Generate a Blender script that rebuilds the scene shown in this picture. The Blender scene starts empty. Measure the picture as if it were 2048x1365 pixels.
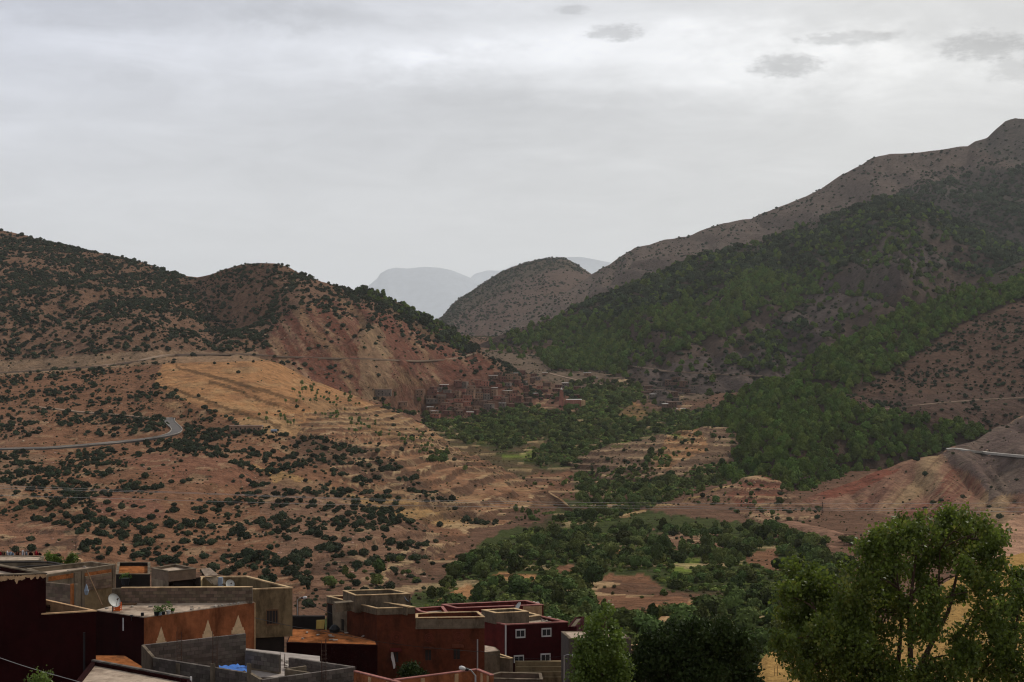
import bpy, math, random
import numpy as np
from mathutils import Vector
S = bpy.context.scene
C = S.collection
rad = math.radians
F, CX, CY = 2844.0, 1024.0, 682.5          # focal length and centre in pixels of the 2048-wide photograph

# ------------------------------------------------------------------ camera, sky, sun, exposure
cam = bpy.data.cameras.new('camera'); cam_o = bpy.data.objects.new('camera', cam); C.objects.link(cam_o)
cam.lens = 50.0; cam.sensor_width = 36.0; cam.clip_start = 0.5; cam.clip_end = 120000
cam_o.location = (0, 0, 0); cam_o.rotation_euler = (rad(90), 0, 0)
S.camera = cam_o
SUN_EL, SUN_AZ = 42.0, 40.0                 # azimuth to the right of the view direction (+Y)
sun = bpy.data.lights.new('sun', 'SUN'); sun_o = bpy.data.objects.new('sun', sun); C.objects.link(sun_o)
sun.energy = 2.7; sun.angle = rad(8); sun.color = (1.0, 0.94, 0.84)
sd = Vector((math.sin(rad(SUN_AZ))*math.cos(rad(SUN_EL)), math.cos(rad(SUN_AZ))*math.cos(rad(SUN_EL)), math.sin(rad(SUN_EL))))
sun_o.rotation_euler = sd.to_track_quat('Z', 'Y').to_euler()
S.view_settings.view_transform = 'Standard'; S.view_settings.look = 'None'
S.view_settings.exposure = 0.0; S.view_settings.gamma = 1.0; S.view_settings.use_curve_mapping = False
S.cycles.use_denoising = True
try: S.cycles.denoiser = 'OPENIMAGEDENOISE'
except Exception: pass
S.cycles.filter_width = 1.15; S.cycles.max_bounces = 5; S.cycles.diffuse_bounces = 2; S.cycles.glossy_bounces = 2
S.cycles.transmission_bounces = 3; S.cycles.volume_bounces = 3; S.cycles.transparent_max_bounces = 8

W = bpy.data.worlds.new('World'); S.world = W; W.use_nodes = True
nt = W.node_tree; nt.nodes.clear(); L = nt.links.new
def N(t, **k):
    n = nt.nodes.new(t)
    for a, b in k.items(): setattr(n, a, b)
    return n
def val(n, i, v): n.inputs[i].default_value = v; return n
sky = N('ShaderNodeTexSky', sky_type='NISHITA'); sky.sun_disc = False
sky.sun_elevation = rad(SUN_EL); sky.sun_rotation = rad(SUN_AZ)
sky.dust_density = 3.0
bg1 = N('ShaderNodeBackground'); L(sky.outputs[0], bg1.inputs[0]); bg1.inputs[1].default_value = 0.09
tc = N('ShaderNodeTexCoord')
def wmath(op, a, b=None, c=None):
    m = N('ShaderNodeMath', operation=op)
    for i, v in enumerate((a, b, c)):
        if v is None: continue
        if isinstance(v, (int, float)): m.inputs[i].default_value = v
        else: L(v, m.inputs[i])
    return m.outputs[0]
sep = N('ShaderNodeSeparateXYZ'); L(tc.outputs['Generated'], sep.inputs[0])
dx, dy, dz = sep.outputs
zc = wmath('MAXIMUM', dz, 0.0)
# cloud deck coordinates: the view direction met with a flat deck, so that clouds flatten to the horizon
den = wmath('ADD', zc, 0.16)
cu = wmath('DIVIDE', dx, den); cv = wmath('DIVIDE', dy, den)
cmb = N('ShaderNodeCombineXYZ'); L(cu, cmb.inputs[0]); L(cv, cmb.inputs[1])
def wnoise(scale, detail, rough, off, dist=0.0):
    mp = N('ShaderNodeMapping'); mp.inputs['Location'].default_value = off; L(cmb.outputs[0], mp.inputs[0])
    n = N('ShaderNodeTexNoise'); n.inputs['Scale'].default_value = scale; n.inputs['Detail'].default_value = detail
    n.inputs['Roughness'].default_value = rough; n.inputs['Distortion'].default_value = dist
    L(mp.outputs[0], n.inputs[0]); return n.outputs[0]
def wramp(x, pts):
    r = N('ShaderNodeValToRGB'); e = r.color_ramp.elements
    while len(e) < len(pts): e.new(0.5)
    for k, (p, col) in enumerate(pts):
        e[k].position = p; e[k].color = (*col, 1) if isinstance(col, tuple) else (col, col, col, 1)
    L(x, r.inputs[0]); return r.outputs[0]
big = wnoise(0.7, 7, 0.58, (3.3, 1.7, 0), 0.6)
fine = wnoise(3.4, 8, 0.62, (1.1, 8.2, 2), 0.7)
# base tone of the overcast by height above the horizon
base = wramp(zc, [(0.0, 0.70), (0.06, 0.685), (0.13, 0.665), (0.22, 0.70), (0.5, 0.50)])
mixn = wmath('ADD', wmath('MULTIPLY', big, 0.5), wmath('MULTIPLY', fine, 0.5))
amp = wramp(zc, [(0.0, 0.0), (0.05, 0.22), (0.13, 0.7), (0.22, 1.0)])
mod = wmath('MULTIPLY', wmath('SUBTRACT', mixn, 0.5), wmath('MULTIPLY', amp, 1.0))
tone = wmath('MULTIPLY', base, wmath('ADD', mod, 1.0))
def dirpx(x, y):
    v = Vector(((x-CX)/F, 1, (CY-y)/F)); return v.normalized()
def blob(x, y, sx, sy, warp=0.5):
    # a cloud bank at a compass direction and elevation (angles in the sky)
    d = dirpx(x, y)
    az = math.atan2(d.x, d.y); el = math.asin(d.z)
    a = wmath('SUBTRACT', AZ, az); b = wmath('SUBTRACT', EL, el)
    a = wmath('DIVIDE', a, sx/F); b = wmath('DIVIDE', b, sy/F)
    r2 = wmath('ADD', wmath('MULTIPLY', a, a), wmath('MULTIPLY', b, b))
    r2 = wmath('ADD', r2, wmath('MULTIPLY', wmath('SUBTRACT', CNF if sx < 100 else CN, 0.5), warp*(26 if sx < 100 else 22)))
    return N2(r2)
def N2(r2):
    m = N('ShaderNodeMapRange', interpolation_type='SMOOTHSTEP'); L(r2, m.inputs[0])
    m.inputs[1].default_value = 2.6; m.inputs[2].default_value = 0.0
    m.inputs[3].default_value = 0.0; m.inputs[4].default_value = 1.0
    return m.outputs[0]
AZ = wmath('ARCTAN2', dx, dy); EL = wmath('ARCSINE', dz)
mpc = N('ShaderNodeMapping'); mpc.inputs['Scale'].default_value = (1, 1, 2.2); L(tc.outputs['Generated'], mpc.inputs[0])
cn = N('ShaderNodeTexNoise'); L(mpc.outputs[0], cn.inputs[0]); cn.inputs['Scale'].default_value = 26; cn.inputs['Detail'].default_value = 6; cn.inputs['Roughness'].default_value = 0.62
CN = cn.outputs[0]
mpd = N('ShaderNodeMapping'); mpd.inputs['Scale'].default_value = (1, 1, 2.6); L(tc.outputs['Generated'], mpd.inputs[0])
cn2 = N('ShaderNodeTexNoise'); L(mpd.outputs[0], cn2.inputs[0]); cn2.inputs['Scale'].default_value = 85; cn2.inputs['Detail'].default_value = 7; cn2.inputs['Roughness'].default_value = 0.66
CNF = cn2.outputs[0]
for (x, y, sx, sy, gain, wp) in [
        (1340, 130, 420, 62, 0.20, 0.2), (1150, 60, 500, 90, 0.22, 0.1), (1700, 150, 300, 60, 0.16, 0.1),
        (560, 90, 320, 60, 0.08, 0.2), (200, 8, 420, 40, -0.20, 0.25), (700, 42, 200, 16, -0.07, 0.3), (1100, 150, 300, 16, -0.07, 0.3), (1250, 190, 200, 12, -0.06, 0.3), (1180, 205, 260, 26, -0.08, 0.22), (800, 30, 260, 40, -0.13, 0.2), (1650, 260, 500, 90, 0.08, 0.1), (300, 330, 700, 120, 0.05, 0.2), (520, 235, 420, 16, -0.04, 0.2), (900, 285, 260, 14, -0.05, 0.25),
        (1570, 132, 56, 18, -0.42, 0.22), (1228, 66, 44, 13, -0.36, 0.24), (1690, 78, 80, 10, -0.30, 0.28),
        (1965, 92, 62, 21, -0.36, 0.24), (1143, 20, 26, 7, -0.22, 0.3), (2030, 140, 45, 18, -0.22, 0.26), (250, 155, 40, 22, -0.05, 0.3), (890, 140, 60, 14, -0.06, 0.35)]:
    tone = wmath('MULTIPLY', tone, wmath('ADD', wmath('MULTIPLY', blob(x, y, sx, sy, wp), gain), 1.0))
# slightly bluer to the upper left, neutral towards the bright part
tint = N('ShaderNodeMix', data_type='RGBA')
tint.inputs[6].default_value = (1.0, 1.0, 0.992, 1); tint.inputs[7].default_value = (0.93, 0.965, 1.08, 1)
tf = wmath('MULTIPLY', wmath('SUBTRACT', 0.25, AZ), wmath('MULTIPLY', zc, 8.0))
tint.clamp_factor = True
L(tf, tint.inputs[0])
mul = N('ShaderNodeVectorMath', operation='SCALE'); L(tint.outputs[2], mul.inputs[0]); L(tone, mul.inputs['Scale'])
bg2 = N('ShaderNodeBackground'); L(mul.outputs[0], bg2.inputs[0]); bg2.inputs[1].default_value = 1.02
mixs = N('ShaderNodeMixShader'); mixs.inputs[0].default_value = 0.93
L(bg1.outputs[0], mixs.inputs[1]); L(bg2.outputs[0], mixs.inputs[2])
out = N('ShaderNodeOutputWorld'); L(mixs.outputs[0], out.inputs[0])

# ------------------------------------------------------------------ helpers
rng = np.random.default_rng(7); random.seed(7)
def P(px, py, h):                    # the point of the horizontal plane z = h that the photograph shows at (px, py)
    Y = F*(-h)/(py-CY); return ((px-CX)/F*Y, Y, h)
def PY(px, py, Y): return ((px-CX)/F*Y, Y, (CY-py)/F*Y)
def tag(o, label=None, cat=None, group=None, kind=None):
    if label: o['label'] = label
    if cat: o['category'] = cat
    if group: o['group'] = group
    if kind: o['kind'] = kind
    return o
def link(name, me, parent=None):
    o = bpy.data.objects.new(name, me); C.objects.link(o)
    if parent is not None: o.parent = parent
    return o
def empty(name, loc, label, cat, group=None):
    o = bpy.data.objects.new(name, None); C.objects.link(o); o.location = loc; o.empty_display_size = 0.5
    return tag(o, label, cat, group)
class MB:
    """collects faces; build() makes one mesh object. Vertices are world points; parent offset is removed."""
    def __init__(s): s.v = []; s.f = []; s.m = []
    def quad(s, *p, m=0):
        n = len(s.v); s.v += [tuple(q) for q in p]; s.f.append(tuple(range(n, n+len(p)))); s.m.append(m)
    def box(s, c, d, rz=0, m=0):
        cs, sn = math.cos(rz), math.sin(rz); n = len(s.v)
        for k in range(8):
            x = (k & 1)-.5; y = (k >> 1 & 1)-.5; z = (k >> 2)-.5
            x *= d[0]; y *= d[1]; z *= d[2]
            s.v.append((c[0]+x*cs-y*sn, c[1]+x*sn+y*cs, c[2]+z))
        for f in ((0,2,3,1),(4,5,7,6),(0,1,5,4),(1,3,7,5),(3,2,6,7),(2,0,4,6)):
            s.f.append(tuple(n+i for i in f)); s.m.append(m)
    def hexa(s, b, t, m=0):          # bottom 4 points, top 4 points
        n = len(s.v); s.v += [tuple(q) for q in b]+[tuple(q) for q in t]
        for f in ((3,2,1,0),(4,5,6,7),(0,1,5,4),(1,2,6,5),(2,3,7,6),(3,0,4,7)):
            s.f.append(tuple(n+i for i in f)); s.m.append(m)
    def tube(s, pts, r, n=6, m=0):
        pts = [Vector(p) for p in pts]; rr = r if isinstance(r, (list, tuple)) else [r]*len(pts)
        base = len(s.v)
        for i, p in enumerate(pts):
            t = (pts[min(i+1, len(pts)-1)]-pts[max(i-1, 0)]).normalized()
            a = t.orthogonal().normalized() if i == 0 else (a-t*a.dot(t)).normalized()
            b = t.cross(a)
            for k in range(n):
                q = 2*math.pi*k/n; s.v.append(tuple(p+(a*math.cos(q)+b*math.sin(q))*rr[i]))
        for i in range(len(pts)-1):
            for k in range(n):
                s.f.append((base+i*n+k, base+i*n+(k+1)%n, base+(i+1)*n+(k+1)%n, base+(i+1)*n+k)); s.m.append(m)
        s.f.append(tuple(base+k for k in range(n))[::-1]); s.m.append(m)
        s.f.append(tuple(base+(len(pts)-1)*n+k for k in range(n))); s.m.append(m)
    def mesh(s, name, mats, off=(0,0,0), smooth=False):
        me = bpy.data.meshes.new(name)
        me.from_pydata([(v[0]-off[0], v[1]-off[1], v[2]-off[2]) for v in s.v], [], s.f)
        for m in (mats if isinstance(mats, (list, tuple)) else [mats]): me.materials.append(m)
        me.polygons.foreach_set('material_index', s.m)
        if smooth: me.polygons.foreach_set('use_smooth', [True]*len(s.f))
        me.update(); return me
    def build(s, name, mats, parent=None, smooth=False):
        off = tuple(parent.location) if parent is not None else (0,0,0)
        if parent is not None and parent.parent is not None:
            q = parent.parent.location; off = tuple(off[i]+q[i] for i in range(3))
        return link(name, s.mesh(name, mats, off, smooth), parent)
def rnd2(ix, iy, seed):
    h = (ix.astype(np.int64)*374761393 + iy.astype(np.int64)*668265263 + seed*974634777) & 0xffffffff
    h = ((h ^ (h >> 13))*1274126177) & 0xffffffff
    return ((h ^ (h >> 16)) & 0xffffff)/float(0xffffff)
def vnoise(x, y, seed=0):
    x = np.asarray(x, float); y = np.asarray(y, float)
    ix = np.floor(x); iy = np.floor(y); fx = x-ix; fy = y-iy
    fx = fx*fx*(3-2*fx); fy = fy*fy*(3-2*fy)
    a = rnd2(ix, iy, seed); b = rnd2(ix+1, iy, seed); c = rnd2(ix, iy+1, seed); d = rnd2(ix+1, iy+1, seed)
    return (a*(1-fx)+b*fx)*(1-fy)+(c*(1-fx)+d*fx)*fy
def fbm(x, y, seed=0, o=4, g=0.5):
    t = 0; a = 1; s = 0
    for k in range(o):
        t = t+a*vnoise(x*2**k, y*2**k, seed+k*17); s += a; a *= g
    return t/s
def inpoly(px, py, poly):
    r = np.zeros(np.shape(px), bool); n = len(poly)
    for i in range(n):
        x1, y1 = poly[i]; x2, y2 = poly[(i+1) % n]
        if y1 == y2: continue
        r ^= ((y1 > py) != (y2 > py)) & (px < (x2-x1)*(py-y1)/(y2-y1)+x1)
    return r

# ------------------------------------------------------------------ materials
def mat(name, col=(.5,.5,.5), rough=0.9, vary=0.15, scale=3.0, bump=0.0, attr=False, spec=0.15, dark=None, dscale=1.0, dpos=(0.5, 0.62), objrand=0.0, metallic=0.0, trans=0.0, detail=6, bscale=None):
    m = bpy.data.materials.new(name); m.use_nodes = True; t = m.node_tree; t.nodes.clear(); l = t.links.new
    o = t.nodes.new('ShaderNodeOutputMaterial'); b = t.nodes.new('ShaderNodeBsdfPrincipled')
    b.inputs['Roughness'].default_value = rough; b.inputs['Specular IOR Level'].default_value = spec; b.inputs['Metallic'].default_value = metallic
    tcn = t.nodes.new('ShaderNodeTexCoord')
    geo = t.nodes.new('ShaderNodeNewGeometry')
    nz = t.nodes.new('ShaderNodeTexNoise'); nz.inputs['Scale'].default_value = scale; nz.inputs['Detail'].default_value = detail; nz.inputs['Roughness'].default_value = 0.65
    l(geo.outputs['Position'], nz.inputs[0])
    if attr:
        a = t.nodes.new('ShaderNodeAttribute'); a.attribute_name = 'Col'; csrc = a.outputs[0]
    else:
        a = t.nodes.new('ShaderNodeRGB'); a.outputs[0].default_value = (*col, 1); csrc = a.outputs[0]
    if dark is not None:
        n2 = t.nodes.new('ShaderNodeTexNoise'); n2.inputs['Scale'].default_value = dscale; n2.inputs['Detail'].default_value = 8; n2.inputs['Roughness'].default_value = 0.7
        mp = t.nodes.new('ShaderNodeMapping'); mp.inputs['Scale'].default_value = (1, 1, 0.35); l(geo.outputs['Position'], mp.inputs[0]); l(mp.outputs[0], n2.inputs[0])
        mr = t.nodes.new('ShaderNodeMapRange'); mr.inputs[1].default_value = dpos[0]; mr.inputs[2].default_value = dpos[1]; l(n2.outputs[0], mr.inputs[0])
        mx = t.nodes.new('ShaderNodeMix'); mx.data_type = 'RGBA'; l(mr.outputs[0], mx.inputs[0]); l(csrc, mx.inputs[6]); mx.inputs[7].default_value = (*dark, 1)
        csrc = mx.outputs[2]
    mr2 = t.nodes.new('ShaderNodeMapRange'); mr2.inputs[1].default_value = 0.25; mr2.inputs[2].default_value = 0.75
    mr2.inputs[3].default_value = 1-vary; mr2.inputs[4].default_value = 1+vary; l(nz.outputs[0], mr2.inputs[0])
    sc = t.nodes.new('ShaderNodeVectorMath'); sc.operation = 'SCALE'; l(csrc, sc.inputs[0]); l(mr2.outputs[0], sc.inputs['Scale'])
    csrc = sc.outputs[0]
    if objrand:
        oi = t.nodes.new('ShaderNodeObjectInfo')
        mr3 = t.nodes.new('ShaderNodeMapRange'); mr3.inputs[3].default_value = 1-objrand; mr3.inputs[4].default_value = 1+objrand; l(oi.outputs['Random'], mr3.inputs[0])
        s2 = t.nodes.new('ShaderNodeVectorMath'); s2.operation = 'SCALE'; l(csrc, s2.inputs[0]); l(mr3.outputs[0], s2.inputs['Scale'])
        hs = t.nodes.new('ShaderNodeHueSaturation'); mr4 = t.nodes.new('ShaderNodeMapRange'); mr4.inputs[3].default_value = 0.5-0.06*objrand; mr4.inputs[4].default_value = 0.5+0.05*objrand
        wn = t.nodes.new('ShaderNodeMath'); wn.operation = 'FRACT'; wm = t.nodes.new('ShaderNodeMath'); wm.operation = 'MULTIPLY'; wm.inputs[1].default_value = 7.31
        l(oi.outputs['Random'], wm.inputs[0]); l(wm.outputs[0], wn.inputs[0]); l(wn.outputs[0], mr4.inputs[0]); l(mr4.outputs[0], hs.inputs['Hue'])
        l(s2.outputs[0], hs.inputs['Color']); csrc = hs.outputs[0]
    l(csrc, b.inputs['Base Color'])
    if bump:
        bn = t.nodes.new('ShaderNodeTexNoise'); bn.inputs['Scale'].default_value = bscale or scale*3; bn.inputs['Detail'].default_value = 5; bn.inputs['Roughness'].default_value = 0.6; l(geo.outputs['Position'], bn.inputs[0])
        bp = t.nodes.new('ShaderNodeBump'); bp.inputs['Distance'].default_value = bump; bp.inputs['Strength'].default_value = 0.8; l(bn.outputs[0], bp.inputs['Height']); l(bp.outputs[0], b.inputs['Normal'])
    if trans:
        tr = t.nodes.new('ShaderNodeBsdfTranslucent'); l(csrc, tr.inputs[0]); ms = t.nodes.new('ShaderNodeMixShader'); ms.inputs[0].default_value = trans
        l(b.outputs[0], ms.inputs[1]); l(tr.outputs[0], ms.inputs[2]); l(ms.outputs[0], o.inputs[0])
    else: l(b.outputs[0], o.inputs[0])
    return m
M = {}
M['terrain'] = mat('terrain_soil', attr=True, vary=0.5, scale=0.11, bump=4.0, bscale=0.26, rough=1.0, spec=0.02, detail=11, dark=(0.055,0.045,0.028), dscale=0.22, dpos=(0.56, 0.66))
M['far'] = mat('far_rock', (0.23, 0.25, 0.285), vary=0.3, scale=0.004, rough=1, spec=0)  # pale bluish tone: extra haze of the far ranges put into the colour
M['grass'] = mat('dry_grass', (0.34, 0.205, 0.075), vary=0.55, scale=2.2, bump=0.25, bscale=6, rough=1, spec=0, detail=9)
# ------------------------------------------------------------------ terrain
VP = [(3200,10),(1900,38),(1560,95),(1393,160),(1320,230),(1200,380),(1150,470),(1100,590),(1040,740),(950,1050),(880,1260),(830,1430),(790,1580),(750,1780),(715,2000),(690,2250),(676,2600),(673,3600)]
_vy = np.array([p[0] for p in VP][::-1], float); _vY = np.array([p[1] for p in VP][::-1], float)
def Vd(py): return np.interp(py, _vy, _vY)
class Layer: pass
def build_layer(name, curves, x0, x1, dx=3.0, dy=2.6, amp=1.0, wl=60.0, gully=0.0, gw=40.0, lean=0.0, back=(500, 160), smooth=3, seed=1, crest=0.35, terr=None, minrows=10):
    xs = np.arange(x0, x1+dx, dx); n = len(xs)
    Yc, Zc = [], []
    for cv in curves:
        a = [c[0] for c in cv]
        yy = np.interp(xs, a, [c[1] for c in cv])
        if any(len(c) < 3 for c in cv):
            YY = np.interp(xs, a, [c[2] if len(c) > 2 else Vd(c[1]) for c in cv])
        else: YY = np.interp(xs, a, [c[2] for c in cv])
        Yc.append(YY); Zc.append((CY-yy)/F*YY)
    rowsY, rowsZ, segt = [], [], []
    for k in range(len(curves)-1):
        p0 = CY-Zc[k]/Yc[k]*F; p1 = CY-Zc[k+1]/Yc[k+1]*F
        m = int(max(minrows, np.max(np.abs(p0-p1))/dy))
        for j in range(m):
            t = j/m; rowsY.append(Yc[k]*(1-t)+Yc[k+1]*t); rowsZ.append(Zc[k]*(1-t)+Zc[k+1]*t); segt.append((k+t)/(len(curves)-1))
    rowsY.append(Yc[-1]); rowsZ.append(Zc[-1]); segt.append(1.0)
    Y = np.array(rowsY); Z = np.array(rowsZ); T = np.array(segt)[:, None]*np.ones((1, n))
    for _ in range(smooth*6):
        Z[1:-1] = (Z[:-2]+2*Z[1:-1]+Z[2:])/4; Y[1:-1] = (Y[:-2]+2*Y[1:-1]+Y[2:])/4
    X = (xs-CX)[None, :]/F*Y
    env = np.clip(np.minimum(T*6+0.15, (1-T)*5+crest), 0, 1)
    sc = amp
    d = (fbm(X/wl, Y/wl, seed, 6, 0.55)-0.5)*2*sc
    if gully:
        w = (fbm(X/(gw*3), Y/(gw*3), seed+50, 3)-0.5)*2.2
        g = vnoise(X/gw+w+lean*Z/gw, Y/(gw*9), seed+60); g2 = vnoise(X/gw*2.3+w*2+lean*Z/gw*2, Y/(gw*6), seed+70)
        d = d-gully*(1-np.abs(2*g-1))**1.4-0.4*gully*(1-np.abs(2*g2-1))+0.5*gully
    Z = Z+d*env
    px0 = (X/Y*F+CX); py0 = CY-Z/Y*F
    rise = np.zeros_like(Z); edge = np.zeros_like(Z)
    if terr:
        for (poly, h, A, tilt) in terr:
            mk = inpoly(px0+(fbm(X/60, Y/60, 5)-.5)*30, py0+(fbm(X/60, Y/60, 9)-.5)*20, poly)
            w = (Z+tilt*Y+(fbm(X/110, Y/110, seed+31, 3, .4)-0.5)*3.2*h)/h
            fr = w-np.floor(w)
            ramp = np.where(fr < 0.72, fr*0.25, 0.18+(fr-0.72)/0.28*0.82)
            Z = Z+mk*A*(ramp-fr); rise = np.maximum(rise, mk*(fr > 0.72)); edge = np.maximum(edge, mk*((fr < 0.16)))
    # the far side of the hill falls away behind its crest
    lay = Layer(); nf = len(Y)
    kb = 7
    bY = np.array([Y[-1]+back[0]*(k/kb) for k in range(1, kb+1)]); bZ = np.array([Z[-1]-back[1]*(k/kb)**1.25 for k in range(1, kb+1)])
    AY = np.vstack([Y, bY]); AZ_ = np.vstack([Z, bZ]); AX = (xs-CX)[None, :]/F*AY
    lay.name = name; lay.X, lay.Y, lay.Z = AX, AY, AZ_; lay.nf = nf; lay.xs = xs
    lay.px = AX/AY*F+CX; lay.py = CY-AZ_/AY*F; lay.rise = np.vstack([rise, np.zeros((kb, n))])
    lay.edge = np.vstack([edge, np.zeros((kb, n))]); lay.T = np.vstack([T, np.ones((kb, n))])
    lay.col = np.zeros(AX.shape+(3,)); lay.dens = {}
    return lay
def paint(l, poly, col, a=1.0, warp=10, seed=3, keep=None):
    wx = l.px+(fbm(l.px/22, l.py/16, seed)-.5)*2*warp; wy = l.py+(fbm(l.px/22, l.py/16, seed+9)-.5)*1.4*warp
    m = inpoly(wx, wy, poly)[..., None]*a if poly is not None else np.ones(l.px.shape)[..., None]*a
    if keep is not None: m = m*keep[..., None]
    l.col = l.col*(1-m)+np.array(col)*m
def dens(l, kind, poly, v, warp=8, seed=21):
    if kind not in l.dens: l.dens[kind] = np.zeros(l.px.shape)
    wx = l.px+(fbm(l.px/18, l.py/12, seed)-.5)*2*warp; wy = l.py+(fbm(l.px/18, l.py/12, seed+9)-.5)*1.4*warp
    m = inpoly(wx, wy, poly) if poly is not None else np.ones(l.px.shape, bool)
    l.dens[kind] = np.where(m, v, l.dens[kind])
def finish(l, material):
    if l.edge.any(): paint(l, None, (0.40,0.28,0.15), 0.6, keep=l.edge*(fbm(l.X/24, l.Y/24, 77, 3) > .44))
    R, n = l.X.shape
    v = np.stack([l.X, l.Y, l.Z], -1).reshape(-1, 3)
    i = np.arange(R*n).reshape(R, n)
    q = np.stack([i[:-1, :-1], i[:-1, 1:], i[1:, 1:], i[1:, :-1]], -1).reshape(-1, 4)
    me = bpy.data.meshes.new(l.name); me.vertices.add(len(v)); me.vertices.foreach_set('co', v.ravel())
    me.loops.add(q.size); me.loops.foreach_set('vertex_index', q.ravel()); me.polygons.add(len(q))
    me.polygons.foreach_set('loop_start', np.arange(0, q.size, 4)); me.polygons.foreach_set('loop_total', np.full(len(q), 4))
    me.polygons.foreach_set('use_smooth', np.ones(len(q), bool))
    me.update(); me.validate()
    a = me.color_attributes.new('Col', 'FLOAT_COLOR', 'POINT')
    c = np.concatenate([l.col.reshape(-1, 3), np.ones((R*n, 1))], 1); a.data.foreach_set('color', c.ravel().astype(np.float32))
    me.materials.append(material)
    o = link(l.name, me); o['kind'] = 'structure'; return o
def sample(l, kind, seed):
    r = np.random.default_rng(seed); R = l.nf
    X, Y, Z = l.X[:R], l.Y[:R], l.Z[:R]
    ex = np.stack([X[:-1, 1:]-X[:-1, :-1], Y[:-1, 1:]-Y[:-1, :-1]]); ey = np.stack([X[1:, :-1]-X[:-1, :-1], Y[1:, :-1]-Y[:-1, :-1]])
    area = np.abs(ex[0]*ey[1]-ex[1]*ey[0]); lam = area*l.dens[kind][:R-1, :-1]/100.0
    cnt = r.poisson(np.clip(lam, 0, 40)); ii, jj = np.nonzero(cnt); k = cnt[ii, jj]; ii = np.repeat(ii, k); jj = np.repeat(jj, k)
    s = r.random(len(ii)); t = r.random(len(ii))
    def bl(A): return (A[ii, jj]*(1-s)+A[ii, jj+1]*s)*(1-t)+(A[ii+1, jj]*(1-s)+A[ii+1, jj+1]*s)*t
    return np.stack([bl(X), bl(Y), bl(Z)], 1)
def surf(l, px, py):                  # nearest visible point of a layer at a pixel
    j = int(round((px-l.xs[0])/(l.xs[1]-l.xs[0]))); j = max(0, min(len(l.xs)-1, j)); col = l.py[:l.nf, j]
    k = 0; best = None
    for r_ in range(l.nf-1):
        a, b = col[r_], col[r_+1]
        if (a >= py >= b):
            t = (a-py)/(a-b+1e-9); Yq = l.Y[r_, j]*(1-t)+l.Y[r_+1, j]*t
            return Vector(((px-CX)/F*Yq, Yq, l.Z[r_, j]*(1-t)+l.Z[r_+1, j]*t))
    r_ = int(np.argmin(np.abs(col-py))); Yq = l.Y[r_, j]; return Vector(((px-CX)/F*Yq, Yq, l.Z[r_, j]))

SOIL = (0.255, 0.135, 0.083); OCHRE = (0.47, 0.255, 0.13); RED = (0.235, 0.098, 0.066); PALE = (0.36, 0.245, 0.15); GREY = (0.17, 0.125, 0.105)
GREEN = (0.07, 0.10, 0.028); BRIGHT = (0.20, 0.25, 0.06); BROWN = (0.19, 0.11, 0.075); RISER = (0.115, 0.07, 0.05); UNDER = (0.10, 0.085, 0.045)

# valley floor, from below the camera up to the saddle
V = build_layer('valley_ground', [[(-200, y, Y), (2300, y, Y)] for (y, Y) in VP], -190, 2240, 4, 3, amp=1.5, wl=70, back=(900, 60), smooth=1, seed=11,
    terr=[([(700,1365),(700,1180),(900,1100),(1100,1050),(1500,1050),(1640,1120),(1640,1365)], 4.2, 3.6, 0.05), ([(820,1080),(820,820),(1250,740),(1460,820),(1420,900),(1150,1080)], 3.5, 3.4, 0.06)])
paint(V, None, BROWN)
paint(V, [(560,1400),(640,1240),(840,1190),(1000,1060),(1250,1020),(1620,1060),(1700,1400)], (0.07,0.085,0.03), 1, 14); paint(V, [(840,850),(1040,815),(1150,800),(1290,830),(1420,820),(1420,870),(1150,930),(1180,1060),(1080,1060),(1150,960),(960,900)], (0.075,0.085,0.032), 1, 10)
for py_, pl in enumerate([[(980,1155),(1010,1145),(1075,1150),(1070,1162),(1000,1160)], [(1180,1175),(1215,1150),(1290,1150),(1330,1185),(1420,1190),(1440,1212),(1330,1225),(1260,1240),(1200,1215)],
        [(1200,1105),(1240,1098),(1245,1112),(1205,1112)], [(1490,1110),(1550,1092),(1560,1140),(1500,1130)], [(870,1205),(935,1165),(960,1185),(900,1212)], [(1110,1135),(1150,1130),(1150,1150),(1120,1150)],
        [(1300,1210),(1420,1205),(1410,1240),(1290,1245)], [(880,900),(950,890),(1000,905),(1100,880),(1090,895),(920,915)], [(1000,870),(1080,862),(1075,885),(1010,888)],
        [(1020,965),(1140,960),(1160,1000),(1100,1000)], [(1230,835),(1270,800),(1300,828),(1280,842)], [(1040,925),(1100,945),(1150,940),(1150,960),(1060,960)]]):
    paint(V, pl, OCHRE if py_ % 2 == 0 else SOIL, 1, 6, seed=py_+40)
paint(V, [(820,860),(860,830),(1200,800),(1420,830),(1420,870),(1150,940),(980,960),(900,900)], (0.075,0.085,0.032), 0.6, 10)
for pl in [[(925,868),(985,858),(990,866),(930,872)], [(985,850),(1010,844),(1012,848),(988,853)], [(1000,908),(1070,905),(1075,918),(1010,922)], [(930,882),(940,878),(975,878),(975,888)], [(1045,1062),(1105,1058),(1108,1066),(1050,1070)], [(1100,1205),(1130,1202),(1130,1212),(1102,1212)], [(1340,1120),(1400,1115),(1400,1150),(1350,1150)]]:
    paint(V, pl, BRIGHT, 0.9, 3)
paint(V, [(940,700),(1100,700),(1100,740),(1250,730),(1420,750),(1420,800),(1280,800),(1150,780),(1050,745)], (0.20,0.145,0.105), 1, 10)
paint(V, [(700,780),(1000,755),(1160,800),(1150,830),(850,838),(740,810)], (0.22,0.115,0.08), 1, 8)
paint(V, None, RISER, 0.55, keep=V.rise)
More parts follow.
